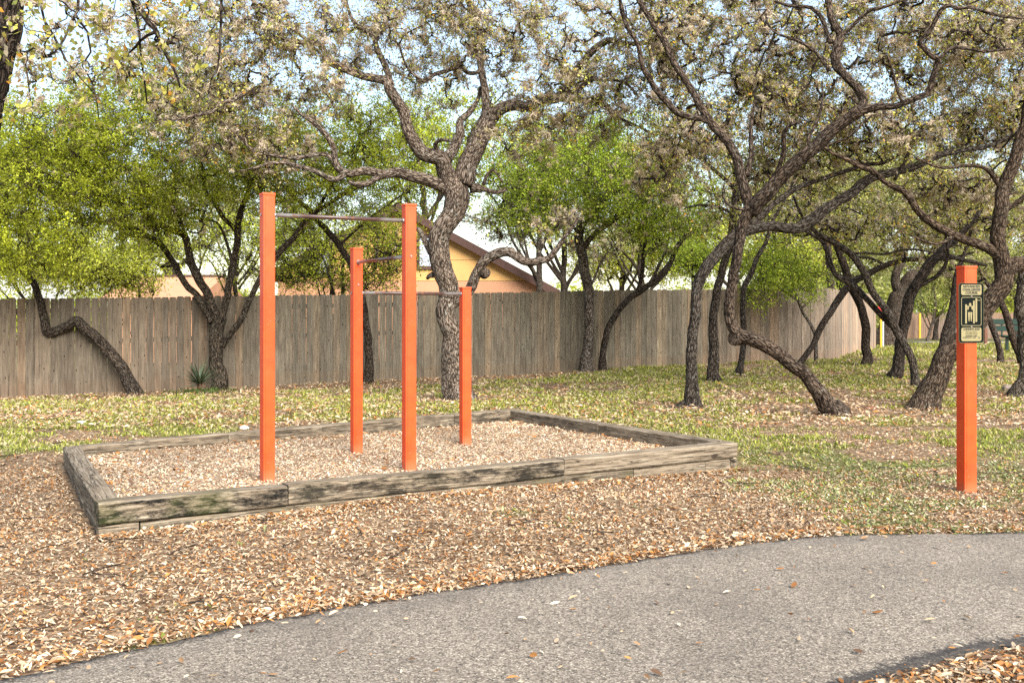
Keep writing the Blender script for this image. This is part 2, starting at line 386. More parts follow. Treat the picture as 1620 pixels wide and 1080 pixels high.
def catmull(Pp, t):
    k = len(Pp); i = np.clip(np.floor(t).astype(int), 0, k - 2); f = (t - i)[:, None]
    p1 = Pp[i]; p2 = Pp[i + 1]
    p0 = np.where((i > 0)[:, None], Pp[np.maximum(i - 1, 0)], 2 * p1 - p2); p3 = np.where((i < k - 2)[:, None], Pp[np.minimum(i + 2, k - 1)], 2 * p2 - p1)
    return .5 * (2 * p1 + (p2 - p0) * f + (2 * p0 - 5 * p1 + 4 * p2 - p3) * f ** 2 + (3 * p1 - p0 - 3 * p2 + p3) * f ** 3)
def build_path():
    n, m = 420, 34
    a = resample(PT, n); b = resample(PB, n)
    wob = lambda s: (fbm(np.stack([np.arange(n) * .16, 0 * np.arange(n), 0 * np.arange(n)], -1), s, 3) - .5) * .09
    d = unit(b - a); a = a + d * wob(1)[:, None]; b = b + d * wob(2)[:, None]
    t = np.concatenate([[-.004], np.linspace(0, 1, m - 2), [1.004]])
    X = a[:, None, 0] * (1 - t) + b[:, None, 0] * t; Y = a[:, None, 1] * (1 - t) + b[:, None, 1] * t
    edge = np.minimum(t, 1 - t)[None] * np.linalg.norm(b - a, axis=1)[:, None]
    Z = gz(X, Y) + .004 + .016 * ss(0, .3, edge) + .006 * (fbm(np.stack([X * 3, Y * 3, 0 * X], -1), 8, 2) - .5)
    Z[:, 0] -= .08; Z[:, -1] -= .08
    e = np.where((t > .5)[None], ss(.21, .02, edge), .5 * ss(.20, .02, edge))
    V = np.stack([X, Y, Z], -1).reshape(-1, 3)
    i = (np.arange(n - 1)[:, None] * m + np.arange(m - 1)[None]).ravel()
    F = np.stack([i, i + m, i + m + 1, i + 1], -1)
    link('path', mesh_np('path', V, F, flt={'edge': e.ravel()}, smooth=True), M['asphalt'], kind='structure')
def mulch_z(x, y):
    d = segdist(x, y, BOX, True)
    return .055 + .012 * fbm(np.stack([x * 2, y * 2, 0 * x], -1), 21, 3) + .045 * ss(.7, .1, d) * ss(-.8, -3.5, x)
def build_mulch():
    xs = np.arange(-4.4, 2.5, .05); ys = np.arange(6.0, 13.0, .05); X, Y = np.meshgrid(xs, ys)
    d = segdist(X, Y, BOX, True); ins = inpoly(X, Y, BOX)
    keep = (ins & (d > .02)); Z = mulch_z(X, Y); V = np.stack([X, Y, Z], -1).reshape(-1, 3); nx = len(xs)
    i = (np.arange(len(ys) - 1)[:, None] * nx + np.arange(nx - 1)[None]).ravel(); k = keep.ravel()
    F = np.stack([i, i + 1, i + nx + 1, i + nx], -1); F = F[k[F].all(1)]
    us, inv = np.unique(F, return_inverse=True)
    link('mulch_bed', mesh_np('mulch_bed', V[us], inv.reshape(F.shape), smooth=True), M['mulch'], kind='structure')

# ------------------------------------------------------------------ scattered leaves and grass
TAN = 1.13 * np.array([(.52, .375, .235), (.60, .45, .30), (.42, .28, .16), (.32, .185, .09), (.26, .11, .035), (.42, .18, .05), (.12, .07, .042), (.66, .53, .38), (.33, .26, .18)])
def pick(pal, n, p=None, var=.15):
    pal = np.asarray(pal); c = pal[rng.choice(len(pal), n, p=p)]; return np.clip(c * (1 + var * rng.normal(size=(n, 1))), .003, .95)
def leaf_cards(Cn, yaw, tilt, ln, wd, curl, col, six=False):
    n = len(Cn); ca, sa = np.cos(yaw), np.sin(yaw)
    t = np.stack([ca * np.cos(tilt), sa * np.cos(tilt), np.sin(tilt)], -1); roll = rng.normal(size=n) * .45
    s = np.stack([-sa * np.cos(roll), ca * np.cos(roll), np.sin(roll)], -1); up = np.cross(t, s)
    ln = ln[:, None]; wd = wd[:, None]; cu = curl[:, None]
    if six:
        prof = [(-.5, 0, 0), (-.18, .5, .5), (.24, .42, .55), (.5, 0, .25), (.24, -.42, .55), (-.18, -.5, .5)]
    else: prof = [(-.5, 0, 0), (0, .5, .5), (.5, 0, .2), (0, -.5, .5)]
    V = np.stack([Cn + t * ln * a + s * wd * b + up * cu * c for a, b, c in prof], 1)
    k = len(prof); base = (np.arange(n) * k)[:, None]
    if six: F = [np.concatenate([base + np.array([[0, 3, 2, 1]]), base + np.array([[0, 5, 4, 3]])])]
    else: F = [np.concatenate([base + np.array([[0, 2, 1]]), base + np.array([[0, 3, 2]])])]
    return V.reshape(-1, 3), F, np.repeat(col, k, 0)
def add_litter(name, x, y, z, size, pal, p=None, six=False, flat=.36, seg=None, parent=None, hgt=.5, asp=.38):
    n = len(x); ln = size * np.clip(np.exp(rng.normal(size=n) * .36), .4, 1.75); wd = ln * rng.uniform(.6, 1.3, n) * asp
    c = np.stack([x, y, z + .004 + rng.random(n) * size * hgt], -1)
    V, F, cc = leaf_cards(c, rng.random(n) * 6.283, rng.normal(size=n) * flat, ln, wd, wd * rng.uniform(-.3, 1.0, n), pick(pal, n, p) * (.70 + .62 * fbm(np.stack([x * 1.7, y * 1.7, 0 * x], -1), 71, 3))[:, None], six)
    return link(name, mesh_np(name, V, F, cc), M['litter'], parent, 'stuff')
def build_litter():
    outside = lambda x, y: ~inpoly(x, y, BOX) & (segdist(x, y, BOX, True) > .03)
    # foreground leaves: large, dense
    X = []; 
    for y0, y1, dn in ((3.0, 5, 3000), (5, 7, 2700), (7, 9, 1900), (9, 12, 1000)):
        x, y = scatter(y0, y1, dn); k = outside(x, y) & (~inpoly(x, y, PATH) | (segdist(x, y, PATH, True) < .02))
        g = green(x, y); k &= rng.random(len(x)) < (1 - .4 * g) * (.45 + .55 * ss(.36, .5, fbm(np.stack([x * 1.3, y * 1.3, 0 * x], -1), 83, 3)))
        X.append(np.stack([x[k], y[k]], -1))
    X = np.concatenate(X); p = np.array([.2, .12, .19, .14, .08, .08, .09, .03, .07])
    add_litter('leaf_litter', X[:, 0], X[:, 1], gz(X[:, 0], X[:, 1]), .0235, TAN, p, True)
    # small crumbs between the big leaves
    x, y = scatter(3.0, 9, 2600); k = outside(x, y) & ~inpoly(x, y, PATH); x, y = x[k], y[k]
    add_litter('leaf_crumbs', x, y, gz(x, y), .017, TAN * .95, None, False, asp=.5, flat=.5)
    # leaves swept against the edges of path and timbers
    T = np.concatenate([resample(PT[1:], 3000)[:, None] + rng.normal(size=(3000, 2, 2)) * .06 + np.array([-.03, .05]), ]).reshape(-1, 2)
    B = (resample(PB[1:], 2500)[:, None] + rng.normal(size=(2500, 3, 2)) * .10 + np.array([.13, -.18])).reshape(-1, 2)
    fr = FL + (FR - FL) * rng.random((3500, 1)) + np.array([.3, -1]) * (.06 + np.abs(rng.normal(size=(3500, 1))) * .10)
    E = np.concatenate([T, B, fr]); E = E[in_view(E[:, 0], E[:, 1]) & (E[:, 1] > 2.5)]
    E = E[(~inpoly(E[:, 0], E[:, 1], PATH)) | (rng.random(len(E)) < .3)]
    po = np.array([.16, .10, .17, .15, .12, .15, .06, .04, .05])
    add_litter('swept_leaves', E[:, 0], E[:, 1], gz(E[:, 0], E[:, 1]) + .006, .031, TAN, po, True, hgt=.45)
    # single leaves on the path
    x, y = scatter(3.2, 6.6, 34); k = inpoly(x, y, PATH); x, y = x[k], y[k]
    add_litter('path_leaves', x, y, gz(x, y) + .026, .031, TAN, np.array([.22, .14, .16, .12, .06, .16, .08, .04, .02]), True, .15, hgt=.2)
    # chips and leaves in the box
    x, y = scatter(6.0, 12.9, 3900, .2); k = inpoly(x, y, BOX) & (segdist(x, y, BOX, True) > .13); x, y = x[k], y[k]
    CH = np.array([(.66, .51, .34), (.74, .61, .44), (.56, .39, .235), (.40, .24, .14), (.46, .17, .05), (.22, .12, .07), (.82, .70, .56)])
    add_litter('wood_chips', x, y, mulch_z(x, y), .021, CH, np.array([.30, .16, .25, .1, .06, .07, .06]), False, .35, asp=.5)
    x, y = scatter(6.0, 12.9, 230, .2); k = inpoly(x, y, BOX) & (segdist(x, y, BOX, True) > .13)
    d = segdist(x, y, BOX, True); k &= rng.random(len(x)) < .25 + ss(.9, .1, d); x, y = x[k], y[k]
    add_litter('box_leaves', x, y, mulch_z(x, y) + .006, .042, TAN, po, True)
    # farther ground: bigger, sparser flakes
    X = []
    for y0, y1, dn in ((12, 16, 480), (16, 22, 280), (22, 34, 90)):
        x, y = scatter(y0, y1, dn); g = green(x, y); k = outside(x, y) & (rng.random(len(x)) < 1 - .38 * g)
        k &= (y < 16.8 + .415 * (x + 13.5) - .06) | (x > 8.6); X.append(np.stack([x[k], y[k]], -1))
    X = np.concatenate(X)
    add_litter('lawn_leaves', X[:, 0], X[:, 1], gz(X[:, 0], X[:, 1]) + .015, .050, TAN * 1.1, p, False, .3)
    # twigs lying about
    n = 190; x, y = scatter(3.6, 11, 4); k = outside(x, y) & ~inpoly(x, y, PATH); x, y = x[k][:n], y[k][:n]; n = len(x)
    a = rng.random(n) * 6.28; ln = rng.uniform(.05, .16, n); t = np.linspace(-1, 1, 5)
    Pn = np.stack([x[:, None] + np.cos(a)[:, None] * ln[:, None] * t + rng.normal(size=(n, 5)) * .008, y[:, None] + np.sin(a)[:, None] * ln[:, None] * t + rng.normal(size=(n, 5)) * .008,
                   gz(x, y)[:, None] + .02 + 0 * t + rng.normal(size=(n, 5)) * .004], -1)
    V, F, G = tubes(Pn, np.repeat(rng.uniform(.002, .0042, n)[:, None], 5, 1), 4)
    link('fallen_twigs', mesh_np('fallen_twigs', V, F), M['twig'], kind='stuff')
def build_grass():
    Gs = []
    for y0, y1, dn, hh in ((3.2, 6, 420, .020), (6, 10, 560, .020), (10, 14, 640, .024), (14, 19, 480, .030), (19, 27, 260, .038), (27, 45, 60, .06)):
        x, y = scatter(y0, y1, dn); g = green(x, y)
        k = ~inpoly(x, y, BOX) & (segdist(x, y, BOX, True) > .05) & ~inpoly(x, y, PATH) & (rng.random(len(x)) < g * .95 + .004)
        k &= (y < 16.8 + .415 * (x + 13.5) - .05) | (x > 8.6)
        x, y = x[k], y[k]; Gs.append(np.stack([x, y, np.full(len(x), hh)], -1))
    G = np.concatenate(Gs); n = len(G); nb = 5
    x = np.repeat(G[:, 0], nb); y = np.repeat(G[:, 1], nb); h = np.repeat(G[:, 2], nb) * np.clip(np.exp(rng.normal(size=n * nb) * .4), .4, 2.4); m = len(x)
    a = rng.random(m) * 6.283; lean = rng.uniform(.3, 1.5, m) * h; wd = h * .22 + .002
    near = (y < 10); wd = np.where(near, h * .24, wd * .75); lean = np.where(near, lean * 1.2, lean)
    ox = rng.normal(size=m) * h * .5; oy = rng.normal(size=m) * h * .5
    b = np.stack([x + ox, y + oy, gz(x, y) - .004], -1); d = np.stack([np.cos(a), np.sin(a), 0 * a], -1); s = np.stack([-np.sin(a), np.cos(a), 0 * a], -1)
    tip = b + d * lean[:, None] + np.array([0, 0, 1]) * h[:, None] * np.where(near, .75, 1)[:, None]
    mid = (b + tip) / 2 + np.array([0, 0, 1]) * (h * .15)[:, None]
    V = np.stack([b, mid - s * wd[:, None], tip, mid + s * wd[:, None]], 1).reshape(-1, 3)
    i = (np.arange(m) * 4)[:, None]; F = [np.concatenate([i + np.array([[0, 1, 2]]), i + np.array([[0, 2, 3]])])]
    pal = np.array([(.30, .33, .045), (.38, .39, .07), (.22, .25, .05), (.44, .40, .13), (.52, .43, .24)])
    sage = np.array([(.26, .29, .12), (.32, .34, .16), (.20, .23, .07), (.36, .34, .18)])
    cf = pick(pal, n); cn = pick(sage, n); tn = ss(11, 8.5, G[:, 1])[:, None]; col = np.repeat(np.where(rng.random((n, 1)) < tn * .8, cn, cf), nb, 0)
    link('grass', mesh_np('grass', V, F, np.repeat(col, 4, 0)), M['grassb'], kind='stuff')
# ------------------------------------------------------------------ tree kit
def tubes(Pn, r, k, cap=True, disp=0, flare=0, seed=0):
    """B tubes of n rings and k sides"""
    B, n, _ = Pn.shape
    T = np.empty_like(Pn); T[:, 1:-1] = Pn[:, 2:] - Pn[:, :-2]; T[:, 0] = Pn[:, 1] - Pn[:, 0]; T[:, -1] = Pn[:, -1] - Pn[:, -2]; T = unit(T)
    ref = np.where(np.abs(T[:, :1, 2]) < .8, np.array([[[0, 0, 1.]]])[:, 0], np.array([[[1., 0, 0]]])[:, 0])
    N = np.empty_like(Pn); N[:, 0] = unit(np.cross(T[:, 0], ref))
    for i in range(1, n):
        v = N[:, i - 1] - T[:, i] * (N[:, i - 1] * T[:, i]).sum(-1, keepdims=True); N[:, i] = unit(v)
    Bn = np.cross(T, N)
    a = np.arange(k) * 2 * math.pi / k; ca, sa = np.cos(a), np.sin(a)
    D = N[:, :, None] * ca[None, None, :, None] + Bn[:, :, None] * sa[None, None, :, None]
    ln = np.concatenate([np.zeros((B, 1)), np.cumsum(np.linalg.norm(np.diff(Pn, axis=1), axis=-1), 1)], 1)
    rr = np.repeat(r[:, :, None], k, 2)
    G = np.stack([rr * ca, rr * sa, np.repeat(ln[:, :, None], k, 2)], -1) + seed * 3.7
    if disp:
        lump = fbm(G * np.array([5, 5, 2.2]), 41, 2) - .5
        rid = fbm(G * np.array([30, 30, 8]), 43, 2); rid = 1 - np.abs(2 * rid - 1) * 2
        rr = rr * (1 + (.22 if r.max() < .12 else .08) * lump) + disp * (rid - .4)
    if flare:
        ph = seed * 1.3; u = ln[:, :, None] / max(flare, .05)
        rr = rr * (1 + np.exp(-u) * (.20 + .15 * np.cos(a * 3 + ph)[None, None] + .09 * np.cos(a * 5 + 2 * ph)[None, None]))
    V = Pn[:, :, None] + D * rr[..., None]
    idx = (np.arange(B)[:, None, None] * n + np.arange(n - 1)[None, :, None]) * k + np.arange(k)[None, None]
    nx = (np.arange(B)[:, None, None] * n + np.arange(n - 1)[None, :, None]) * k + (np.arange(k)[None, None] + 1) % k
    F = np.stack([idx, nx, nx + k, idx + k], -1).reshape(-1, 4); Fs = [F]
    if cap and k > 3:
        e = ((np.arange(B)[:, None] * n + n - 1) * k + np.arange(k)[None]); Fs.append(e)
        Fs.append((np.arange(B)[:, None] * n * k + np.arange(k)[None])[:, ::-1])
    return V.reshape(-1, 3), Fs, G.reshape(-1, 3)
def smooth_path(p, r, step):
    """fine resampling of a traced limb, with its own small crookedness"""
    p = np.asarray(p); r = np.asarray(r); seg = np.linalg.norm(np.diff(p, axis=0), axis=1); L_ = seg.sum()
    n = max(6, int(L_ / step)); cum = np.concatenate([[0], np.cumsum(seg)])
    t = np.interp(np.linspace(0, L_, n), cum, np.arange(len(p)))
    q = catmull(p, t); rr = np.interp(t, np.arange(len(r)), r)
    j = (np.stack([fbm(np.stack([np.linspace(0, L_ * 2.2, n) + 7 * a + p[0, 0] * 3, 0 * t, 0 * t], -1), 60 + a, 2) for a in range(3)], -1) - .5)
    q = q + j * (rr * .9 + .01)[:, None] * np.minimum(1, np.arange(n) / 4)[:, None]
    return q, rr
PAL = dict(
    elm=(np.array([(.33, .37, .025), (.42, .45, .04), (.20, .23, .016), (.50, .50, .07), (.12, .15, .014)]), [.3, .25, .2, .15, .1]),
    green=(np.array([(.25, .32, .025), (.34, .41, .04), (.14, .19, .016), (.44, .47, .06)]), [.35, .3, .2, .15]),
    lime=(np.array([(.48, .50, .045), (.56, .56, .09), (.30, .33, .03), (.56, .52, .16)]), [.35, .3, .2, .15]),
    oak=(np.array([(.42, .40, .08), (.28, .28, .055), (.52, .44, .10), (.13, .15, .03), (.55, .27, .04), (.46, .39, .27)]), [.28, .22, .2, .1, .05, .15]),
    olive=(np.array([(.36, .36, .09), (.26, .27, .06), (.44, .41, .16), (.17, .19, .045)]), [.3, .3, .25, .15]))
MOSSP = 1.13 * np.array([(.44, .355, .25), (.54, .445, .33), (.28, .215, .15), (.60, .51, .39), (.42, .35, .19)])
def px_limb(pts, D0, D1):
    n = len(pts); P0 = []; r = []
    cum = np.concatenate([[0], np.cumsum([math.hypot(pts[i + 1][0] - pts[i][0], pts[i + 1][1] - pts[i][1]) for i in range(n - 1)])]); cum /= cum[-1]
    for (u, v, wd), t in zip(pts, cum):
        D = D0 + (D1 - D0) * t; P0.append(P(u, v, D)); r.append(wd * .385 / FPX * D)
    return np.array(P0), np.array(r)
def blob(n, c, s): 
    d = rand_unit(n) * (rng.random((n, 1)) ** (1 / 2.4)); return np.asarray(c) + d * np.asarray(s)
def grow(nodes, dirs, targets, gnarl, maxlen, bid0=-1):
    """joins every target to the nearest wood by a crooked branch; returns branch polylines and their parents"""
    NB = len(targets); K = 8; cap = len(nodes) + NB * (K - 1)
    A = np.empty((cap, 3)); Dn = np.empty((cap, 3)); Bi = np.full(cap, -1); m = len(nodes); A[:m] = nodes; Dn[:m] = dirs
    d0 = np.array([((nodes - t) ** 2).sum(1).min() for t in targets]); order = np.argsort(d0)
    out = []; par = []; t = np.linspace(0, 1, K)[:, None]
    for b in order:
        T_ = targets[b]; d2 = ((A[:m] - T_) ** 2).sum(1); i = int(d2.argmin()); d = math.sqrt(d2[i])
        if d < .12: continue
        a = A[i]
        if d > maxlen: T_ = a + (T_ - a) * maxlen / d; d = maxlen
        c1 = a + (unit(Dn[i]) * .6 + (T_ - a) / d * .4) * d * .38
        c2 = T_ - (T_ - a) * .3 + rng.normal(size=3) * d * .16
        q = (1 - t) ** 3 * a + 3 * (1 - t) ** 2 * t * c1 + 3 * (1 - t) * t * t * c2 + t ** 3 * T_
        q[1:-1] += rng.normal(size=(K - 2, 3)) * d * gnarl
        out.append(q); par.append(Bi[i]); A[m:m + K - 1] = q[1:]; g = np.gradient(q, axis=0)[1:]; Dn[m:m + K - 1] = unit(g); Bi[m:m + K - 1] = len(out) - 1; m += K - 1
    return np.array(out), np.array(par, int)
def make_tree(name, label, limbs, crowns, style='oak', group=None, seed=1, Dbase=None, leaf=.05, twl=5, lpt=9, moss=0, gnarl=.09, maxlen=2.2,
              tone=(1, 1, 1), detail=1.0, cat='tree', ground=True, twr=.0030, spread=.03, tl=.34, attach=1.3, Dtop=0, trunk_low=None, mscale=1.0, cuts=()):
    global rng
    rng = np.random.default_rng(seed * 101 + 5)
    u, v, _ = limbs[0][1][0]; Db = Dbase or hit(u, v)
    xb = (u - CX) / FPX * Db; yf = 16.8 + .4153 * (xb + 13.5)
    if not Dbase and xb < 8.3 and Db > yf - .45: Db = yf - .45
    root = P(u, v, Db)
    if trunk_low is not None: root[2] = gz(root[0], root[1])
    e = empty(name, root, label, cat, group)
    N = []; DN = []; allpx = []; allD = []; allR = []
    first = True
    for li, (dD, pts) in enumerate(limbs):
        if first: D0 = Db
        else:
            ap = np.array(allpx); j = ((ap - np.array(pts[0][:2])) ** 2).sum(1).argmin(); D0 = allD[j]; pr_ = allR[j]
        p, r = px_limb(pts, D0, D0 + dD)
        if first and ground:
            z0 = gz(p[0, 0], p[0, 1]) - .12; dirn = p[0] - p[1]; dirn = dirn / max(abs(dirn[2]), .05) * max(p[0, 2] - z0, .05)
            p = np.vstack([p[0] + dirn, p]); r = np.concatenate([[r[0] * 1.12], r])
            if trunk_low is not None: p[0] = (p[1][0], p[1][1], z0) if p[1][2] > z0 else p[0]
        big = r.max(); step = (.035 if big > .1 else .05) / detail if big > .03 else .08
        q, rr = smooth_path(p, r, step)
        if not first: rr = rr * (1 + .28 * np.exp(-np.arange(len(rr)) * step / max(rr[0] * 1.1, .01)))
        if not first: m_ = max(2, int(pr_ * 1.2 / step)); rr[:m_] = np.minimum(rr[:m_], pr_ * .93)
        k = int(np.clip(big * 230 * detail, 7, 44)); sd = seed + li
        dsp = .012 * min(1, big / .14) if big > .035 else 0
        V, F, G = tubes(q[None], rr[None], k, True, dsp, big * 1.6 if first and ground else 0, sd)
        me = mesh_np('trunk' if first else 'limb', V, F, vec=G, smooth=True)
        o = link('trunk' if first else 'limb', me, M['bark'], e); o.color = (*tone, 1)
        # remember for attaching
        cum = np.linspace(0, 1, len(q)); tt = np.gradient(q, axis=0)
        uu = CX + q[:, 0] / q[:, 1] * FPX; vv = HZ - (q[:, 2] - EYE) / q[:, 1] * FPX
        allpx += list(zip(uu, vv)); allD += list(q[:, 1]); allR += list(rr)
        ok = (q[:, 2] > gz(q[:, 0], q[:, 1]) + attach) & ((cum > .25) | (not first))
        N.append(q[ok][::2]); DN.append(unit(tt[ok][::2])); first = False
    for (cu, cv, cd, cl) in cuts:
        j = ((np.array(allpx) - np.array([cu, cv])) ** 2).sum(1).argmin(); c = P(cu, cv, allD[j]); dr = Vector(cl[:3]).normalized(); rad = cd / 2 / FPX * allD[j]
        q = np.array([c - np.array(dr) * rad * 1.2, c, c + np.array(dr) * rad * .5, c + np.array(dr) * rad * .62, c + np.array(dr) * rad * .62])
        V, F, G = tubes(q[None], np.array([[rad * 1.15, rad * 1.1, rad, rad * .9, rad * .78]]), 16, False, .004, 0, seed)
        o = link('cut_stub', mesh_np('cut_stub', V, F, vec=G, smooth=True), M['bark'], e); o.color = (*tone, 1)
        bm = bmesh.new(); bmesh.ops.create_circle(bm, cap_ends=True, radius=rad * .84, segments=16)
        f = link('cut_face', bm_mesh('cut_face', bm), M['cut'], o); f.location = Vector(q[3]); f.rotation_euler = dr.to_track_quat('Z', 'Y').to_euler()
    if not crowns: return e
    N = np.concatenate(N); DN = np.concatenate(DN)
    T_ = []
    for (cu, cv, cD, ru, rv, rD, n) in crowns:
        if moss > 2.2 and style == 'oak' and cD > 8: cD += .9; rD *= .8; n *= .80
        c = P(cu, cv, cD); T_.append(blob(int(n), c, (ru / FPX * cD, rD, rv / FPX * cD)))
    T_ = np.concatenate(T_); T_ = T_[T_[:, 2] > gz(T_[:, 0], T_[:, 1]) + .9]
    Bq, par = grow(N, DN, T_, gnarl, maxlen)
    nb = len(Bq); cnt = np.ones(nb)
    for i in range(nb - 1, -1, -1):
        if par[i] >= 0: cnt[par[i]] += cnt[i]
    rb = np.minimum(twr * 1.5 * cnt ** .44, .017 if style == 'oak' else .024) * (1 if Db < 26 else 1.6); rad = rb[:, None] * np.linspace(1, .55, 8)[None]
    rad[:, -1] = np.maximum(rad[:, -1] * .7, twr * .8)
    if style == 'oak': rad *= 1.18
    thick = cnt > 4
    V1, F1, _ = tubes(Bq[thick], rad[thick], 6, False) if thick.any() else (np.zeros((0, 3)), [np.zeros((0, 4), int)], 0)
    V2, F2, _ = tubes(Bq[~thick], rad[~thick], 3, False)
    # twiglets
    if style == 'oak' and Db > 8: twl = int(twl * 1.5); lpt /= 1.5
    nt_ = nb * twl; bi = rng.integers(0, nb, nt_); bi = np.where(rng.random(nt_) < .3, bi, bi[rng.integers(0, nt_, nt_)])
    tpos = rng.uniform(.2, 1, nt_) * 6.99; i0 = tpos.astype(int); fr = (tpos - i0)[:, None]
    o = Bq[bi, i0] * (1 - fr) + Bq[bi, i0 + 1] * fr; bd = unit(Bq[bi, i0 + 1] - Bq[bi, i0])
    d = unit(bd * .6 + rand_unit(nt_) * .9 + np.array([0, 0, .05])); ll = tl * rng.uniform(.4, 1.3, (nt_, 1))
    mid = o + d * ll * .5 + rand_unit(nt_) * ll * .13; end = o + d * ll + rand_unit(nt_) * ll * .2
    Tq = np.stack([o, mid, end], 1); V3, F3, _ = tubes(Tq, np.tile(np.array([[twr, twr * .8, twr * .4]]), (nt_, 1)), 3, False)
    V = np.concatenate([V1, V2, V3]); F = [F1[0], F2[0] + len(V1), F3[0] + len(V1) + len(V2)]
    o_ = link('twigs', mesh_np('twigs', V, F), M['twig'], e, 'stuff'); o_.color = (*(max(c, .62) ** .5 for c in tone), 1)
    # leaves along the twiglets
    n = int(nt_ * lpt * (1.25 if style == 'oak' else 1))
    if n:
        lf = np.flatnonzero(rng.random(nt_) < (.8 if style in ('elm', 'lime') else .6)); ti = lf[rng.integers(0, len(lf), n)]; s = 1.1 - .9 * rng.random((n, 1)) ** 1.5
        c = np.where(s < .5, Tq[ti, 0] * (1 - 2 * s) + Tq[ti, 1] * 2 * s, Tq[ti, 1] * (2 - 2 * s) + Tq[ti, 2] * (2 * s - 1)) + rng.normal(size=(n, 3)) * spread
        ax = unit(rand_unit(n) + d[ti] * .5 + np.array([0, 0, -.15])); s2 = unit(np.cross(ax, rand_unit(n))); ln = leaf * rng.uniform(.6, 1.3, (n, 1)); wd = ln * .27
        pal, pr = PAL[style]; col = pick(pal * 1.05, n, pr)
        bv = np.exp(rng.normal(size=nb) * .28); col = np.clip(col * bv[bi[ti]][:, None] * np.array([1, 1, 1]), .003, .9)
        V = np.stack([c, c + ax * ln * .5 + s2 * wd, c + ax * ln, c + ax * ln * .5 - s2 * wd], 1).reshape(-1, 3)
        F = np.arange(n * 4).reshape(n, 4)
        link('leaves', mesh_np('leaves', V, [F], np.repeat(col, 4, 0)), M['leaf' if style in ('elm', 'green', 'lime') else 'oakleaf'], e, 'stuff')
    if moss:
        m = int(nb * moss * 1.4); mf = np.flatnonzero(rng.random(nt_) < .45); ti = mf[rng.integers(0, len(mf), m)]; h = m // 3
        c = Tq[ti, 0] + (Tq[ti, 1] - Tq[ti, 0]) * rng.random((m, 1)); c += rng.normal(size=(m, 3)) * .02; K = 18
        sz = .054 * mscale * rng.uniform(.55, 1.5, (m, 1)); dd = unit(rand_unit(m * K) + np.array([0, 0, -.25])); cc = np.repeat(c, K, 0) ; zz = np.repeat(sz, K, 0) * rng.uniform(.6, 1.2, (m * K, 1))
        s2 = unit(np.cross(dd, rand_unit(m * K))) * zz * .085; b = cc + rng.normal(size=(m * K, 3)) * zz * .22
        V = np.stack([b - s2, b + s2, b + dd * zz], 1).reshape(-1, 3); col = np.repeat(pick(MOSSP, m), K * 3, 0)
        link('ball_moss', mesh_np('ball_moss', V, [np.arange(m * K * 3).reshape(-1, 3)], col), M['moss'], e, 'stuff')
    return e
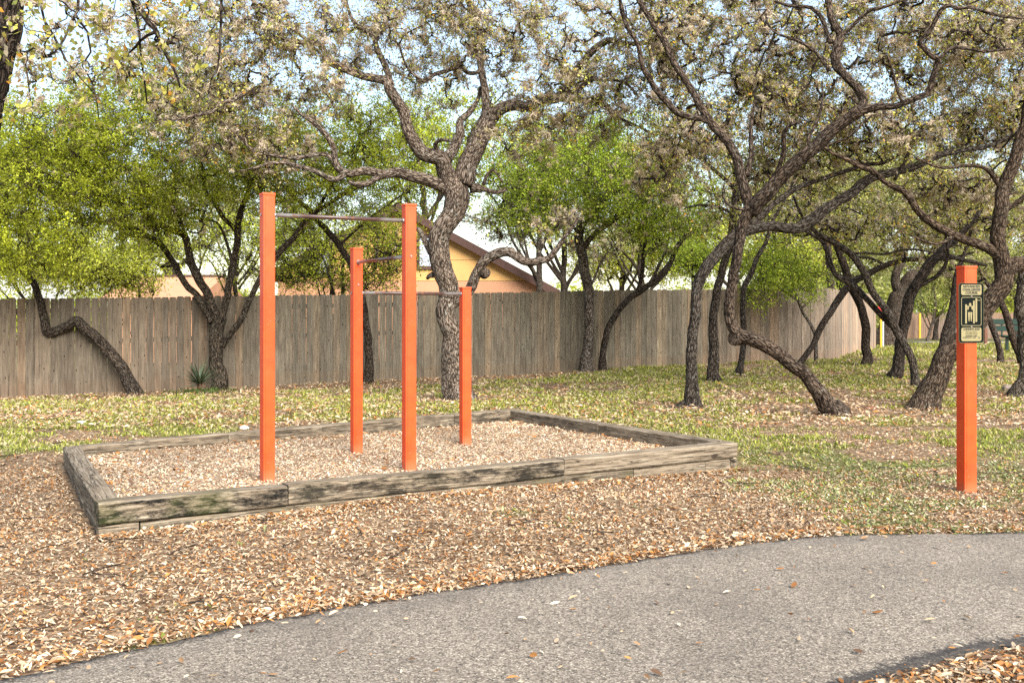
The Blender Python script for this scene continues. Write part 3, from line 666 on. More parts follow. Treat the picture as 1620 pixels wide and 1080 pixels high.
# ------------------------------------------------------------------ the trees, traced as (column, row, thickness) along each limb
def build_trees():
    T = make_tree
    T('elm_tree', 'crooked tree with a zigzag trunk leaning along the far left end of the fence', [
        (-.3, [(215, 624, 29), (200, 593, 24), (180, 563, 22), (157, 537, 20), (133, 517, 20), (122, 508, 19), (107, 516, 17), (80, 527, 19), (71, 503, 16), (62, 470, 14), (48, 443, 12), (28, 425, 11), (-5, 400, 9), (-40, 370, 7)]),
        (.8, [(52, 448, 10), (40, 410, 8), (60, 360, 7), (50, 300, 5), (80, 240, 4)]), (-1, [(28, 425, 8), (0, 350, 7), (20, 280, 5)])],
        [(20, 320, 17.5, 130, 110, 1.8, 330), (60, 220, 18, 120, 70, 1.6, 200), (-90, 300, 17.5, 90, 110, 1.5, 90), (60, 405, 17.6, 90, 38, 1.0, 70)],
        'elm', seed=3, leaf=.045, tl=.42, twl=4, lpt=25, tone=(0.46, 0.43, 0.40), spread=.035)
    T('elm_tree', 'many-stemmed tree forking low beside the spiky yucca in front of the fence', [
        (0, [(349, 615, 32), (345, 585, 28), (343, 550, 27), (342, 520, 28), (346, 500, 24)]),
        (.3, [(338, 508, 18), (320, 480, 14), (299, 455, 13), (285, 435, 12), (272, 410, 12), (258, 393, 12), (240, 378, 12), (210, 360, 10), (165, 352, 8), (110, 342, 6), (60, 330, 4)]),
        (-.5, [(343, 505, 20), (337, 487, 18), (320, 450, 17), (303, 417, 16), (297, 390, 15), (287, 370, 15), (267, 363, 13), (235, 340, 10), (200, 325, 8), (150, 280, 6), (120, 220, 4)]),
        (.2, [(348, 510, 16), (360, 470, 14), (367, 430, 13), (373, 390, 13), (376, 356, 13), (390, 313, 10), (400, 277, 8), (427, 250, 6), (440, 200, 4)]),
        (-.6, [(374, 365, 10), (353, 343, 9), (337, 317, 9), (323, 298, 8), (320, 267, 6), (300, 210, 5), (290, 160, 4)]),
        (.9, [(350, 548, 13), (366, 527, 13), (383, 505, 13), (397, 470, 12), (412, 437, 12), (437, 407, 12), (467, 373, 12), (490, 343, 10), (522, 322, 8), (560, 300, 6), (610, 280, 4)]),
        (.4, [(367, 417, 7), (358, 380, 6), (340, 350, 5), (300, 345, 4)]), (-.4, [(283, 418, 5), (255, 422, 4), (270, 415, 3)])],
        [(150, 260, 18.5, 150, 110, 2.0, 420), (300, 240, 18.8, 130, 110, 2.0, 330), (420, 240, 19, 120, 90, 1.6, 170), (220, 345, 18.6, 120, 40, 1.4, 120), (230, 150, 18.5, 130, 60, 1.8, 150)],
        'elm', seed=4, leaf=.045, tl=.42, twl=4, lpt=23, moss=.5, tone=(0.49, 0.46, 0.40), spread=.035)
    T('elm_tree', 'dark tree curving up behind the shorter chinning posts', [
        (.3, [(581, 602, 22), (582, 570, 16), (582, 533, 15), (577, 500, 14), (570, 465, 13), (555, 422, 13), (537, 388, 13), (515, 360, 12), (497, 345, 11), (485, 330, 9), (457, 302, 8), (440, 285, 7), (410, 240, 5)]),
        (-.4, [(497, 345, 8), (520, 300, 7), (560, 250, 6), (570, 200, 4)]), (.5, [(537, 388, 6), (580, 350, 5), (620, 320, 4), (650, 300, 3)])],
        [(500, 240, 20, 120, 90, 1.8, 230), (600, 300, 20.5, 110, 70, 1.5, 180), (450, 310, 20, 100, 60, 1.5, 110), (600, 190, 20, 110, 60, 1.6, 130)],
        'elm', seed=5, leaf=.045, tl=.42, twl=4, lpt=16, moss=.6, tone=(0.40, 0.36, 0.32), spread=.035)
    T('oak_tree', 'big gnarled oak with a thick twisting trunk behind the chinning bars', [
        (.1, [(727, 634, 66), (723, 615, 50), (718, 590, 43), (714, 550, 39), (711, 505, 38), (706, 465, 39), (700, 430, 42), (694, 400, 41), (696, 375, 41), (712, 350, 42), (726, 322, 49), (729, 300, 51), (722, 278, 46)]),
        (-.6, [(712, 290, 36), (704, 267, 33), (696, 250, 33), (673, 240, 29), (657, 223, 27), (643, 200, 23), (633, 170, 22), (621, 143, 21), (610, 127, 18), (573, 118, 15), (540, 107, 15), (520, 97, 13), (507, 73, 11), (480, 68, 9), (450, 60, 8), (440, 35, 6), (400, 10, 5)]),
        (.7, [(618, 136, 14), (608, 105, 13), (596, 75, 12), (588, 55, 9), (560, 35, 7), (545, -10, 6), (540, -60, 4)]),
        (.5, [(707, 250, 20), (721, 228, 20), (727, 210, 18), (729, 190, 14), (742, 177, 12), (755, 160, 8), (760, 140, 6)]),
        (-.4, [(697, 242, 9), (687, 230, 9), (697, 221, 8), (715, 223, 6)]),
        (.2, [(732, 292, 40), (736, 270, 38), (748, 240, 39), (763, 212, 38), (772, 188, 34), (776, 178, 26)]),
        (.5, [(770, 190, 22), (770, 167, 18), (764, 133, 15), (762, 100, 14), (757, 60, 13), (752, 27, 12), (738, -5, 11), (735, -60, 9), (720, -120, 6)]),
        (-.8, [(762, 98, 6), (757, 112, 8), (742, 115, 9), (727, 108, 10), (705, 114, 9), (688, 118, 8), (673, 128, 8), (655, 118, 6), (640, 100, 5), (632, 70, 4)]),
        (-1.2, [(774, 188, 26), (790, 174, 24), (807, 170, 23), (830, 171, 21), (857, 157, 21), (880, 153, 21), (892, 138, 17), (900, 125, 16), (918, 103, 14), (940, 80, 14), (958, 68, 13), (972, 66, 12), (1000, 70, 10), (1040, 62, 7), (1080, 40, 5)]),
        (-.5, [(888, 150, 11), (905, 146, 11), (920, 138, 10), (935, 128, 9), (950, 128, 7), (985, 130, 6), (1010, 150, 4)]),
        (.3, [(886, 156, 11), (905, 158, 11), (925, 159, 10), (945, 164, 10), (963, 172, 9), (978, 186, 7), (1010, 200, 5), (1040, 215, 4)]),
        (-.9, [(708, 298, 26), (694, 291, 24), (675, 283, 24), (657, 279, 24), (640, 272, 23), (627, 270, 21), (608, 274, 18), (590, 274, 17), (572, 274, 16), (555, 276, 15), (540, 268, 15), (532, 255, 14), (526, 233, 12), (515, 213, 11), (503, 200, 10), (492, 190, 9), (478, 183, 7), (460, 165, 4)]),
        (-.3, [(606, 276, 12), (592, 286, 12), (578, 293, 12), (563, 293, 11), (551, 287, 9)]),
        (-.7, [(545, 275, 12), (533, 285, 12), (518, 282, 11), (500, 272, 10), (483, 267, 10), (462, 262, 9), (443, 258, 7), (415, 262, 5), (380, 270, 3)]),
        (-.5, [(536, 264, 11), (524, 253, 11), (512, 245, 9), (490, 247, 9), (467, 251, 9), (447, 249, 8), (427, 246, 7), (410, 240, 6), (393, 233, 5), (385, 215, 4)]),
        (.2, [(745, 297, 19), (757, 297, 18), (768, 298, 11), (780, 302, 9), (792, 302, 9), (801, 298, 7)]),
        (-.1, [(765, 292, 7), (770, 277, 7), (780, 268, 7), (787, 275, 5), (795, 290, 4)]),
        (-.8, [(716, 480, 20), (738, 462, 21), (748, 445, 21), (756, 428, 20), (763, 415, 20), (774, 407, 20), (790, 402, 20), (806, 403, 19), (823, 410, 18), (838, 414, 16), (852, 412, 15), (868, 407, 13), (874, 398, 12), (882, 388, 11), (893, 374, 9), (905, 360, 7), (915, 345, 5)]),
        (.3, [(690, 405, 14), (678, 396, 13), (670, 378, 11), (664, 364, 9), (655, 360, 6), (640, 350, 4)]),
        (.1, [(684, 435, 10), (678, 436, 9), (675, 440, 6)]),
        (-.7, [(400, 142, 6), (387, 148, 9), (370, 158, 8), (353, 164, 9), (335, 177, 8), (313, 182, 7), (280, 190, 5), (250, 190, 4)]),
        (-.4, [(507, 85, 5), (480, 62, 6), (463, 48, 5), (440, 32, 5), (430, 5, 4)])],
        [(460, 100, 15, 150, 110, 1.8, 260), (640, 30, 15.5, 170, 95, 2.2, 300), (830, 50, 15.3, 170, 110, 2.2, 340), (330, 170, 14.8, 110, 90, 1.3, 200), (420, 235, 14.8, 90, 50, 1.1, 80),
         (930, 150, 14.8, 110, 80, 1.5, 220), (840, 215, 14.8, 80, 40, 1, 70), (690, 130, 15.6, 70, 50, 1.2, 40), (640, -90, 15.5, 330, 60, 2.5, 70), (880, 350, 14.9, 60, 30, .6, 25), (340, 40, 14.8, 150, 80, 1.6, 260)],
        'oak', seed=11, leaf=.046, twl=5, lpt=5.2, moss=5.3, tone=(1.05, 0.99, 0.93), detail=1.15, maxlen=2.0, cuts=[(768, 432, 15, (.25, -1, .1))])
    T('oak_tree', 'upright lichen-spotted tree at the fence left of the thin curved stem', [
        (0, [(930, 587, 30), (930, 570, 23), (931, 530, 20), (932, 490, 20), (932, 455, 20), (925, 425, 21), (919, 395, 19), (916, 370, 19), (921, 350, 19), (935, 330, 19), (948, 316, 18), (962, 308, 17), (966, 295, 15), (957, 280, 11), (965, 272, 10), (983, 260, 8), (993, 243, 6), (1000, 210, 4)]),
        (.3, [(924, 348, 14), (930, 320, 12), (928, 280, 10), (933, 235, 9), (935, 200, 7), (945, 150, 5)]),
        (-.5, [(921, 395, 10), (935, 377, 11), (952, 362, 10), (977, 343, 9), (995, 328, 8), (1020, 313, 7), (1045, 297, 5), (1070, 280, 4)]),
        (-.3, [(916, 370, 7), (895, 345, 6), (870, 330, 5), (840, 310, 4), (820, 300, 3)])],
        [(900, 270, 21.5, 110, 80, 1.8, 300), (1000, 310, 21.5, 90, 70, 1.4, 200), (840, 330, 21.5, 70, 50, 1.2, 110), (980, 220, 21.5, 110, 60, 1.6, 130)],
        'green', seed=12, leaf=.055, twl=5, lpt=11, moss=1.0, spread=.07)
    T('oak_tree', 'thin curved stem rising right of the upright tree against the fence', [
        (0, [(953, 584, 18), (953, 560, 13), (957, 535, 13), (968, 508, 13), (988, 482, 12), (1010, 463, 13), (1033, 447, 12), (1048, 432, 12), (1060, 415, 10), (1070, 393, 9), (1085, 375, 7), (1110, 360, 5)]),
        (-.4, [(1008, 464, 8), (1017, 430, 8), (1019, 395, 7), (1024, 372, 7), (1045, 345, 6), (1073, 320, 5), (1095, 300, 4)]),
        (.3, [(1035, 446, 6), (1042, 420, 5), (1055, 395, 4)])],
        [(1050, 350, 22, 80, 60, 1.2, 170), (1100, 330, 22, 60, 50, 1.2, 90)], 'green', seed=13, leaf=.055, twl=4, lpt=8, moss=.8, tone=(0.40, 0.37, 0.35))
    T('oak_tree', 'slender oak, leftmost trunk of the grove, its limb reaching far to the right', [
        (.3, [(1094, 644, 44), (1095, 632, 31), (1095, 600, 23), (1096, 560, 21), (1098, 517, 20), (1101, 475, 20), (1107, 445, 22), (1119, 420, 24), (1137, 398, 23), (1160, 376, 22), (1188, 364, 21), (1222, 360, 20), (1258, 360, 22), (1287, 347, 23), (1313, 327, 20), (1347, 307, 20), (1367, 290, 20), (1400, 277, 16), (1447, 263, 15), (1487, 247, 13), (1527, 237, 10), (1560, 233, 8), (1600, 215, 5)]),
        (.5, [(1188, 358, 14), (1205, 342, 13), (1220, 327, 12), (1247, 307, 11), (1280, 290, 11), (1313, 280, 10), (1363, 263, 9), (1397, 257, 8), (1430, 240, 5)]),
        (-.4, [(1415, 285, 6), (1435, 250, 7), (1450, 215, 7), (1470, 195, 5), (1500, 180, 4)]),
        (-.2, [(1086, 636, 13), (1066, 643, 7), (1044, 646, 4)])],
        [(1400, 215, 14.8, 150, 70, 1.5, 150), (1250, 260, 14.8, 120, 60, 1.2, 120), (1530, 190, 14.8, 100, 70, 1.2, 130)],
        'oak', seed=14, leaf=.046, twl=5, lpt=5.2, moss=3, tone=(0.49, 0.48, 0.46))
    T('oak_tree', 'rough straight oak trunk just behind the leftmost trunk of the grove', [
        (0, [(1130, 604, 30), (1128, 590, 23), (1127, 555, 20), (1127, 517, 18), (1131, 470, 16), (1143, 423, 15), (1156, 385, 15), (1161, 340, 14), (1163, 300, 12), (1160, 260, 10), (1150, 220, 8), (1155, 160, 6)]),
        (-.5, [(1163, 300, 8), (1130, 270, 7), (1095, 240, 6), (1060, 220, 4)]), (.5, [(1161, 340, 7), (1140, 330, 6), (1110, 325, 5), (1080, 330, 3)])],
        [(1120, 230, 19, 140, 100, 1.8, 150), (1150, 330, 19, 110, 50, 1.3, 50), (1210, 180, 19, 120, 80, 1.6, 90)],
        'oak', seed=15, leaf=.05, twl=5, lpt=5, moss=1.6, tone=(0.52, 0.50, 0.48))
    T('oak_tree', 'oak slanting up left from the ground to a sawn elbow, then rising into wide limbs', [
        (-.5, [(1316, 656, 52), (1306, 642, 36), (1293, 620, 29), (1277, 602, 26), (1260, 586, 26), (1243, 569, 26), (1225, 556, 26), (1205, 545, 27), (1185, 537, 27), (1168, 529, 25), (1159, 512, 22), (1155, 487, 20), (1157, 465, 20), (1161, 440, 20), (1163, 415, 20), (1166, 385, 21), (1174, 355, 24), (1190, 333, 30)]),
        (-.8, [(1188, 338, 28), (1203, 320, 29), (1217, 307, 29), (1232, 288, 29), (1247, 270, 28), (1262, 256, 27), (1277, 245, 26), (1293, 231, 26), (1307, 216, 25), (1321, 204, 24), (1333, 195, 24), (1346, 184, 25), (1357, 176, 24)]),
        (.4, [(1352, 182, 20), (1362, 170, 18), (1363, 158, 18), (1357, 145, 17), (1347, 133, 16), (1334, 120, 18), (1323, 107, 20), (1321, 90, 19), (1323, 73, 18), (1327, 58, 16), (1320, 42, 14), (1313, 27, 14), (1310, 5, 13), (1305, -30, 11), (1290, -90, 8)]),
        (-.3, [(1327, 60, 9), (1338, 52, 8), (1347, 43, 8), (1360, 30, 8), (1373, 18, 8), (1395, 13, 7), (1413, 7, 6), (1440, -5, 5)]),
        (-1.0, [(1355, 178, 18), (1372, 173, 16), (1392, 170, 14), (1413, 170, 13), (1432, 163, 13), (1450, 156, 13), (1465, 150, 13), (1471, 138, 13), (1476, 118, 13), (1482, 97, 13), (1472, 88, 12), (1461, 76, 11), (1453, 67, 10), (1468, 52, 9), (1477, 38, 8), (1488, 17, 8), (1500, 10, 8), (1515, 14, 8), (1535, 12, 7), (1555, 17, 7), (1590, 27, 5), (1620, 30, 4)]),
        (-.2, [(1480, 97, 8), (1495, 85, 8), (1507, 75, 7), (1535, 78, 6), (1560, 82, 6), (1600, 78, 4)]),
        (-.3, [(1428, 165, 5), (1418, 140, 6), (1411, 115, 5), (1403, 88, 4)]),
        (.6, [(1190, 333, 24), (1183, 312, 22), (1177, 293, 20), (1168, 260, 19), (1158, 238, 18), (1147, 220, 17), (1135, 206, 17), (1123, 193, 16), (1111, 178, 15), (1097, 152, 14), (1080, 123, 13), (1068, 105, 12), (1058, 85, 13), (1046, 62, 12), (1030, 35, 11), (1018, 15, 10), (1005, -10, 9), (990, -60, 6)]),
        (-.5, [(1120, 192, 11), (1110, 187, 12), (1090, 183, 12), (1072, 178, 13), (1055, 160, 12), (1040, 143, 12), (1028, 125, 11), (1018, 108, 10), (1008, 70, 9), (993, 45, 9), (985, 20, 8), (978, -10, 7), (970, -60, 5)]),
        (.4, [(1181, 278, 11), (1190, 250, 11), (1189, 225, 10), (1188, 195, 7), (1195, 160, 5)]),
        (-.5, [(1222, 296, 10), (1232, 268, 10), (1239, 240, 10), (1240, 215, 10), (1248, 200, 9), (1258, 195, 8), (1269, 193, 6)]),
        (.5, [(1284, 238, 8), (1279, 222, 8), (1286, 205, 7), (1294, 188, 7), (1300, 160, 5), (1300, 130, 4)]),
        (.3, [(1312, 112, 8), (1303, 98, 8), (1292, 85, 8), (1270, 70, 6), (1247, 60, 6), (1230, 55, 5), (1215, 40, 4), (1210, 20, 3)]),
        (.3, [(1315, 68, 9), (1305, 45, 9), (1297, 27, 9), (1280, 12, 8), (1265, 12, 7), (1247, 10, 6), (1225, 3, 5)]),
        (-.3, [(1181, 332, 7), (1165, 330, 6), (1150, 322, 5), (1143, 305, 4), (1147, 290, 3)]),
        (-.3, [(1296, 234, 6), (1315, 227, 6), (1333, 222, 5), (1350, 212, 5), (1363, 197, 5), (1380, 182, 4)])],
        [(1180, 60, 14, 150, 110, 1.8, 330), (1400, 40, 13.6, 150, 100, 1.8, 320), (1050, 60, 14, 90, 110, 1.5, 260), (1080, 220, 14, 80, 70, 1.3, 160), (1260, 160, 14, 110, 80, 1.5, 240),
         (1420, 190, 13.6, 110, 60, 1.3, 130), (1560, 60, 13.4, 120, 90, 1.5, 250), (1300, -100, 14, 340, 60, 2.5, 60), (1050, 280, 14, 60, 50, .9, 50)],
        'oak', seed=16, leaf=.046, twl=5, lpt=5.4, moss=5.3, tone=(0.55, 0.48, 0.42), detail=1.15, maxlen=2.0, cuts=[(1163, 535, 21, (-.75, -.8, -.05))])
    T('oak_tree', 'thin crooked stem rising between the sawn elbow oak and the fence', [
        (0, [(1168, 594, 18), (1172, 575, 12), (1174, 545, 12), (1175, 517, 11), (1175, 480, 10), (1178, 455, 11), (1190, 430, 10), (1200, 405, 9), (1212, 380, 8), (1220, 355, 7), (1240, 320, 5), (1260, 280, 4)])],
        [(1240, 290, 21.5, 90, 60, 1.3, 160)], 'oak', seed=17, leaf=.055, twl=4, lpt=6, moss=3, tone=(0.40, 0.39, 0.38))
    T('oak_tree', 'slim stem leaning right across the fence, crossing the forked trunk behind it', [
        (-.3, [(1262, 583, 14), (1273, 563, 12), (1287, 543, 12), (1307, 505, 13), (1328, 475, 14), (1347, 450, 14), (1373, 433, 13), (1400, 420, 12), (1430, 411, 10), (1467, 408, 8), (1500, 410, 6), (1540, 400, 4)]),
        (.3, [(1400, 420, 6), (1380, 408, 5), (1355, 406, 5), (1345, 398, 3)])],
        [(1450, 370, 20, 90, 40, 1.2, 130)], 'oak', seed=18, leaf=.055, twl=4, lpt=6, moss=3, tone=(0.43, 0.40, 0.38))
    T('oak_tree', 'straight brown trunk standing right against the fence, right of the thin dead stem', [
        (0, [(1311, 565, 26), (1312, 550, 17), (1313, 517, 15), (1313, 475, 15), (1313, 433, 14), (1310, 390, 13), (1300, 350, 12), (1285, 310, 9), (1270, 260, 6)]),
        (-.5, [(1310, 390, 8), (1330, 350, 7), (1350, 310, 5)])],
        [(1290, 300, 25, 110, 80, 2, 140), (1360, 320, 24, 80, 60, 1.5, 70)], 'olive', seed=19, leaf=.07, twl=5, lpt=9, moss=2, mscale=1.3, tone=(0.43, 0.38, 0.33), twr=.004)
    T('oak_tree', 'dark trunk bowed to the right in front of the fence where it turns away', [
        (.2, [(1371, 578, 22), (1373, 560, 18), (1370, 527, 17), (1363, 495, 16), (1352, 462, 16), (1340, 433, 15), (1330, 405, 15), (1320, 372, 14), (1308, 350, 11), (1290, 320, 8), (1280, 280, 5)])],
        [(1330, 280, 23, 90, 70, 1.6, 95)], 'olive', seed=20, leaf=.065, twl=5, lpt=8, moss=2, mscale=1.2, tone=(0.35, 0.31, 0.27), twr=.004)
    T('oak_tree', 'lichen-patched oak trunk leaning left from beside the two darker trunks', [
        (0, [(1450, 612, 20), (1447, 590, 15), (1440, 560, 16), (1424, 528, 17), (1407, 500, 16), (1387, 467, 15), (1367, 433, 14), (1343, 400, 13), (1313, 380, 11), (1290, 365, 9), (1270, 345, 6), (1255, 310, 4)]),
        (.5, [(1424, 528, 13), (1400, 505, 13), (1375, 478, 12), (1350, 450, 12), (1325, 435, 11), (1312, 410, 10), (1300, 380, 8), (1275, 365, 6)]),
        (-.4, [(1345, 402, 6), (1370, 400, 5), (1400, 402, 5), (1440, 395, 5), (1480, 400, 4)])],
        [(1330, 350, 18, 100, 40, 1.3, 130)], 'oak', seed=21, leaf=.055, twl=4, lpt=5, moss=3, tone=(0.58, 0.56, 0.53))
    T('oak_tree', 'dark trunk forking wide just left of the orange sign post, trunk straight below the fork', [
        (0, [(1417, 599, 30), (1420, 585, 23), (1427, 555, 21), (1431, 520, 21), (1435, 490, 22), (1448, 455, 21), (1467, 420, 20), (1487, 397, 17), (1513, 378, 14), (1540, 350, 10), (1560, 320, 6)]),
        (.6, [(1470, 418, 10), (1500, 405, 10), (1530, 412, 8), (1560, 420, 6)]), (-.4, [(1447, 457, 10), (1470, 445, 9), (1490, 430, 8), (1500, 400, 6), (1495, 360, 4)])],
        [(1480, 320, 19.5, 110, 70, 1.6, 120), (1590, 300, 19.5, 90, 80, 1.6, 90)], 'oak', seed=22, leaf=.06, twl=5, lpt=7, moss=3, tone=(0.36, 0.33, 0.31))
    T('oak_tree', 'pale wide-rooted trunk farther back between the lichen-patched and the forked trunks', [
        (.5, [(1398, 548, 62), (1405, 532, 40), (1415, 505, 31), (1420, 470, 29), (1435, 445, 26), (1455, 425, 22), (1475, 405, 17), (1500, 380, 12), (1520, 340, 8)]),
        (.5, [(1420, 475, 20), (1418, 440, 17), (1428, 400, 16), (1432, 370, 14), (1428, 330, 11), (1420, 280, 8)])],
        [(1440, 300, 35, 130, 90, 3, 260), (1520, 340, 35, 100, 80, 2.5, 130)], 'olive', seed=23, leaf=.10, twl=5, lpt=9, moss=1.5, mscale=1.8, tone=(0.58, 0.53, 0.48), twr=.006, tl=.5, maxlen=3.5, spread=.12)
    T('oak_tree', 'thickest oak leaning steeply right behind the orange sign post', [
        (0, [(1464, 646, 60), (1472, 630, 50), (1482, 606, 44), (1497, 572, 38), (1512, 548, 37), (1530, 527, 38), (1545, 510, 39), (1558, 495, 39), (1572, 475, 38), (1585, 455, 37), (1592, 430, 37), (1590, 405, 32), (1582, 375, 28), (1582, 343, 27), (1588, 310, 27), (1598, 275, 25), (1606, 245, 24), (1613, 217, 23), (1622, 185, 22), (1635, 140, 20), (1650, 80, 16), (1660, 10, 12)]),
        (-.5, [(1580, 402, 22), (1565, 394, 20), (1547, 387, 19), (1528, 381, 18), (1510, 372, 17), (1490, 361, 17), (1470, 347, 16), (1458, 337, 14), (1447, 325, 14), (1437, 312, 13), (1427, 301, 13), (1415, 294, 12), (1405, 288, 11), (1392, 278, 11), (1380, 270, 11), (1360, 264, 10), (1340, 253, 9), (1322, 245, 8), (1308, 236, 7), (1290, 225, 4)]),
        (.4, [(1592, 430, 34), (1605, 423, 33), (1622, 420, 31), (1650, 400, 26), (1690, 370, 20), (1730, 300, 12)]),
        (-.3, [(1592, 330, 12), (1610, 322, 12), (1635, 300, 10), (1670, 270, 6)]),
        (-.5, [(1510, 372, 8), (1490, 385, 7), (1470, 385, 6), (1440, 372, 4)]),
        (-.8, [(1585, 300, 9), (1560, 268, 8), (1530, 262, 8), (1500, 265, 7), (1475, 262, 6), (1450, 250, 4)])],
        [(1600, 150, 15, 120, 110, 1.8, 250), (1500, 300, 15, 100, 40, 1.0, 90), (1700, 200, 15, 110, 150, 1.6, 110), (1620, 20, 15, 130, 80, 1.6, 130)],
        'oak', seed=24, leaf=.046, twl=5, lpt=5.4, moss=4.7, tone=(0.55, 0.46, 0.37), detail=1.15)
    T('oak_tree', 'thin black stem slanting up just left of the sign board, behind the thick leaning oak', [
        (0, [(1476, 585, 15), (1479, 568, 13), (1488, 545, 13), (1497, 520, 13), (1504, 498, 13), (1509, 470, 12), (1512, 445, 11), (1517, 420, 9), (1530, 390, 7), (1540, 350, 4)])],
        [(1540, 360, 22, 80, 40, 1.3, 110)], 'oak', seed=25, leaf=.06, twl=4, lpt=6, moss=2, tone=(0.35, 0.33, 0.32))
    T('oak_tree', 'short curved trunk seen in front of the left end of the green bench', [
        (0, [(1584, 575, 15), (1583, 555, 12), (1578, 535, 12), (1570, 515, 12), (1558, 490, 11), (1545, 465, 9), (1530, 440, 6)])],
        [(1520, 420, 24, 80, 30, 1.2, 60)], 'olive', seed=26, leaf=.07, twl=4, lpt=6, moss=2, mscale=1.3, tone=(0.46, 0.42, 0.40))
    T('oak_tree', 'brown trunk leaning left across the middle of the green bench', [
        (0, [(1619, 577, 16), (1614, 560, 14), (1604, 535, 14), (1596, 510, 14), (1587, 487, 13), (1575, 465, 11), (1560, 445, 7)])],
        [(1570, 430, 23, 90, 30, 1.3, 70)], 'olive', seed=27, leaf=.07, twl=4, lpt=6, moss=2, mscale=1.3, tone=(0.42, 0.35, 0.30))
    T('oak_tree', 'lichen-white trunk cut off by the right edge of the picture beside a small brown rock', [
        (.2, [(1613, 628, 36), (1622, 600, 27), (1624, 560, 25), (1620, 520, 24), (1612, 480, 24), (1618, 440, 22), (1640, 390, 18), (1670, 320, 12)])],
        [(1680, 300, 16.2, 90, 100, 1.4, 140)], 'oak', seed=28, leaf=.05, twl=4, lpt=6, moss=4, tone=(0.66, 0.65, 0.60))
    T('sapling', 'small leafy bright green tree with a thin bare slanting stem in front of the fence', [
        (0, [(1292, 540, 8), (1287, 523, 7), (1278, 505, 6), (1268, 488, 5), (1260, 470, 5), (1252, 450, 4), (1245, 420, 3)]), (.3, [(1268, 488, 4), (1290, 465, 3), (1290, 430, 2)]), (-.3, [(1262, 475, 4), (1225, 450, 3), (1205, 425, 2)])],
        [(1225, 425, 24, 66, 48, 1.2, 150), (1275, 445, 24, 40, 40, .9, 50), (1190, 460, 24, 28, 34, .7, 30)], 'green', seed=29, leaf=.055, twl=5, lpt=11, Dbase=24.4, trunk_low=1, spread=.07)
    # the near tree at the left edge, its boughs hanging into the top left corner
    T('oak_tree', 'dark rough trunk cut off by the top left edge of the picture with hanging twigs', [
        (0, [(-130, 900, 90), (-122, 700, 72), (-95, 500, 64), (-58, 330, 60), (-32, 210, 56), (-18, 120, 55), (-4, 55, 55), (10, 0, 54), (30, -80, 50), (70, -200, 44), (130, -330, 34)]),
        (-.3, [(30, -80, 24), (70, -60, 18), (110, -50, 14), (170, -42, 13), (205, -10, 13), (222, 15, 13), (236, 38, 12), (247, 50, 10), (256, 75, 8), (267, 98, 7), (278, 118, 6), (284, 140, 4)]),
        (.2, [(247, 50, 7), (225, 62, 6), (210, 80, 5), (190, 95, 3)]), (-.2, [(110, -50, 8), (122, -15, 7), (125, 10, 6), (113, 35, 6), (103, 62, 5), (95, 80, 5), (80, 88, 4), (60, 95, 3)]),
        (.2, [(120, 25, 5), (135, 42, 5), (141, 65, 4), (143, 92, 4), (130, 105, 3), (150, 140, 3), (157, 190, 2)]),
        (-.2, [(70, -60, 7), (66, -10, 6), (66, 20, 5), (73, 40, 5), (88, 62, 5), (97, 82, 5), (108, 102, 4), (122, 118, 3), (150, 150, 2)]),
        (.2, [(20, 20, 6), (25, 45, 5), (27, 70, 5), (36, 90, 4), (42, 120, 4), (48, 165, 3), (52, 182, 2)]),
        (.1, [(205, -10, 6), (218, 35, 5), (221, 70, 5), (224, 105, 4), (228, 130, 4), (232, 165, 3)]),
        (-.1, [(170, -42, 12), (260, -50, 11), (345, -40, 9), (349, 10, 6), (348, 50, 5), (345, 100, 4), (335, 120, 3), (328, 150, 2)])],
        [(110, 60, 5.6, 120, 80, .8, 150), (250, 60, 5.5, 90, 80, .7, 130), (190, 130, 5.6, 110, 50, .6, 70), (60, 140, 5.6, 60, 60, .5, 45), (150, -90, 5.6, 260, 60, 1, 80)],
        'oak', seed=30, leaf=.040, twl=3, lpt=3.2, moss=1.7, mscale=.62, tone=(0.36, 0.33, 0.31), Dbase=5.6, trunk_low=1, gnarl=.07, maxlen=.8, twr=.0013, tl=.13, spread=.015, attach=1.0)

    # ---------------- beyond the fence: (label, column, depth, trunk metres, crown list, style)
    def back(label, u, D, H, rad, crowns, style, seed, leaf=.08, lpt=9, moss=0, tone=(0.46, 0.43, 0.40), twl=5, stems=4, low=.25, **kw):
        z0 = float(gz((u - CX) / FPX * D, D)); vb = HZ + (EYE - z0) / FPX * D * 0 + (EYE - z0) * FPX / D
        r = random.Random(seed); pxm = FPX / D; w0 = rad * 2 * pxm
        top = vb - H * pxm; sway = r.uniform(-.12, .12) * H * pxm
        limbs = [(0, [(u, vb, w0 * 1.4), (u + sway * .3, vb - H * pxm * .15, w0), (u + sway, vb - H * pxm * .5, w0 * .8), (u + sway * .6, top, w0 * .45)])]
        for k in range(stems):
            a = r.choice((-1, 1)) * r.uniform(.3, .8); f = r.uniform(low, .6); L_ = H * r.uniform(.35, .6) * pxm
            x0 = u + sway * f * 1.6; y0 = vb - H * pxm * f
            limbs.append((r.uniform(-1.5, 1.5), [(x0, y0, w0 * .5), (x0 + a * L_ * .4, y0 - L_ * .35, w0 * .36), (x0 + a * L_ * .7, y0 - L_ * .75, w0 * .25), (x0 + a * L_ * 1.1, y0 - L_ * 1.0, w0 * .12)]))
        kw.setdefault('twr', .005)
        return T('tree', label, limbs, crowns, style, 'trees beyond the fence', seed, Dbase=D, leaf=leaf, lpt=lpt, moss=moss, tone=tone, twl=twl, trunk_low=1, tl=.45, spread=.12, maxlen=3.5, **kw)
    back('lime green shrubby tree over the far left fence top', 60, 24, 3.0, .09, [(50, 425, 24, 120, 40, 1.5, 200), (150, 430, 24.5, 90, 30, 1.2, 150)], 'lime', 41, .07, 12)
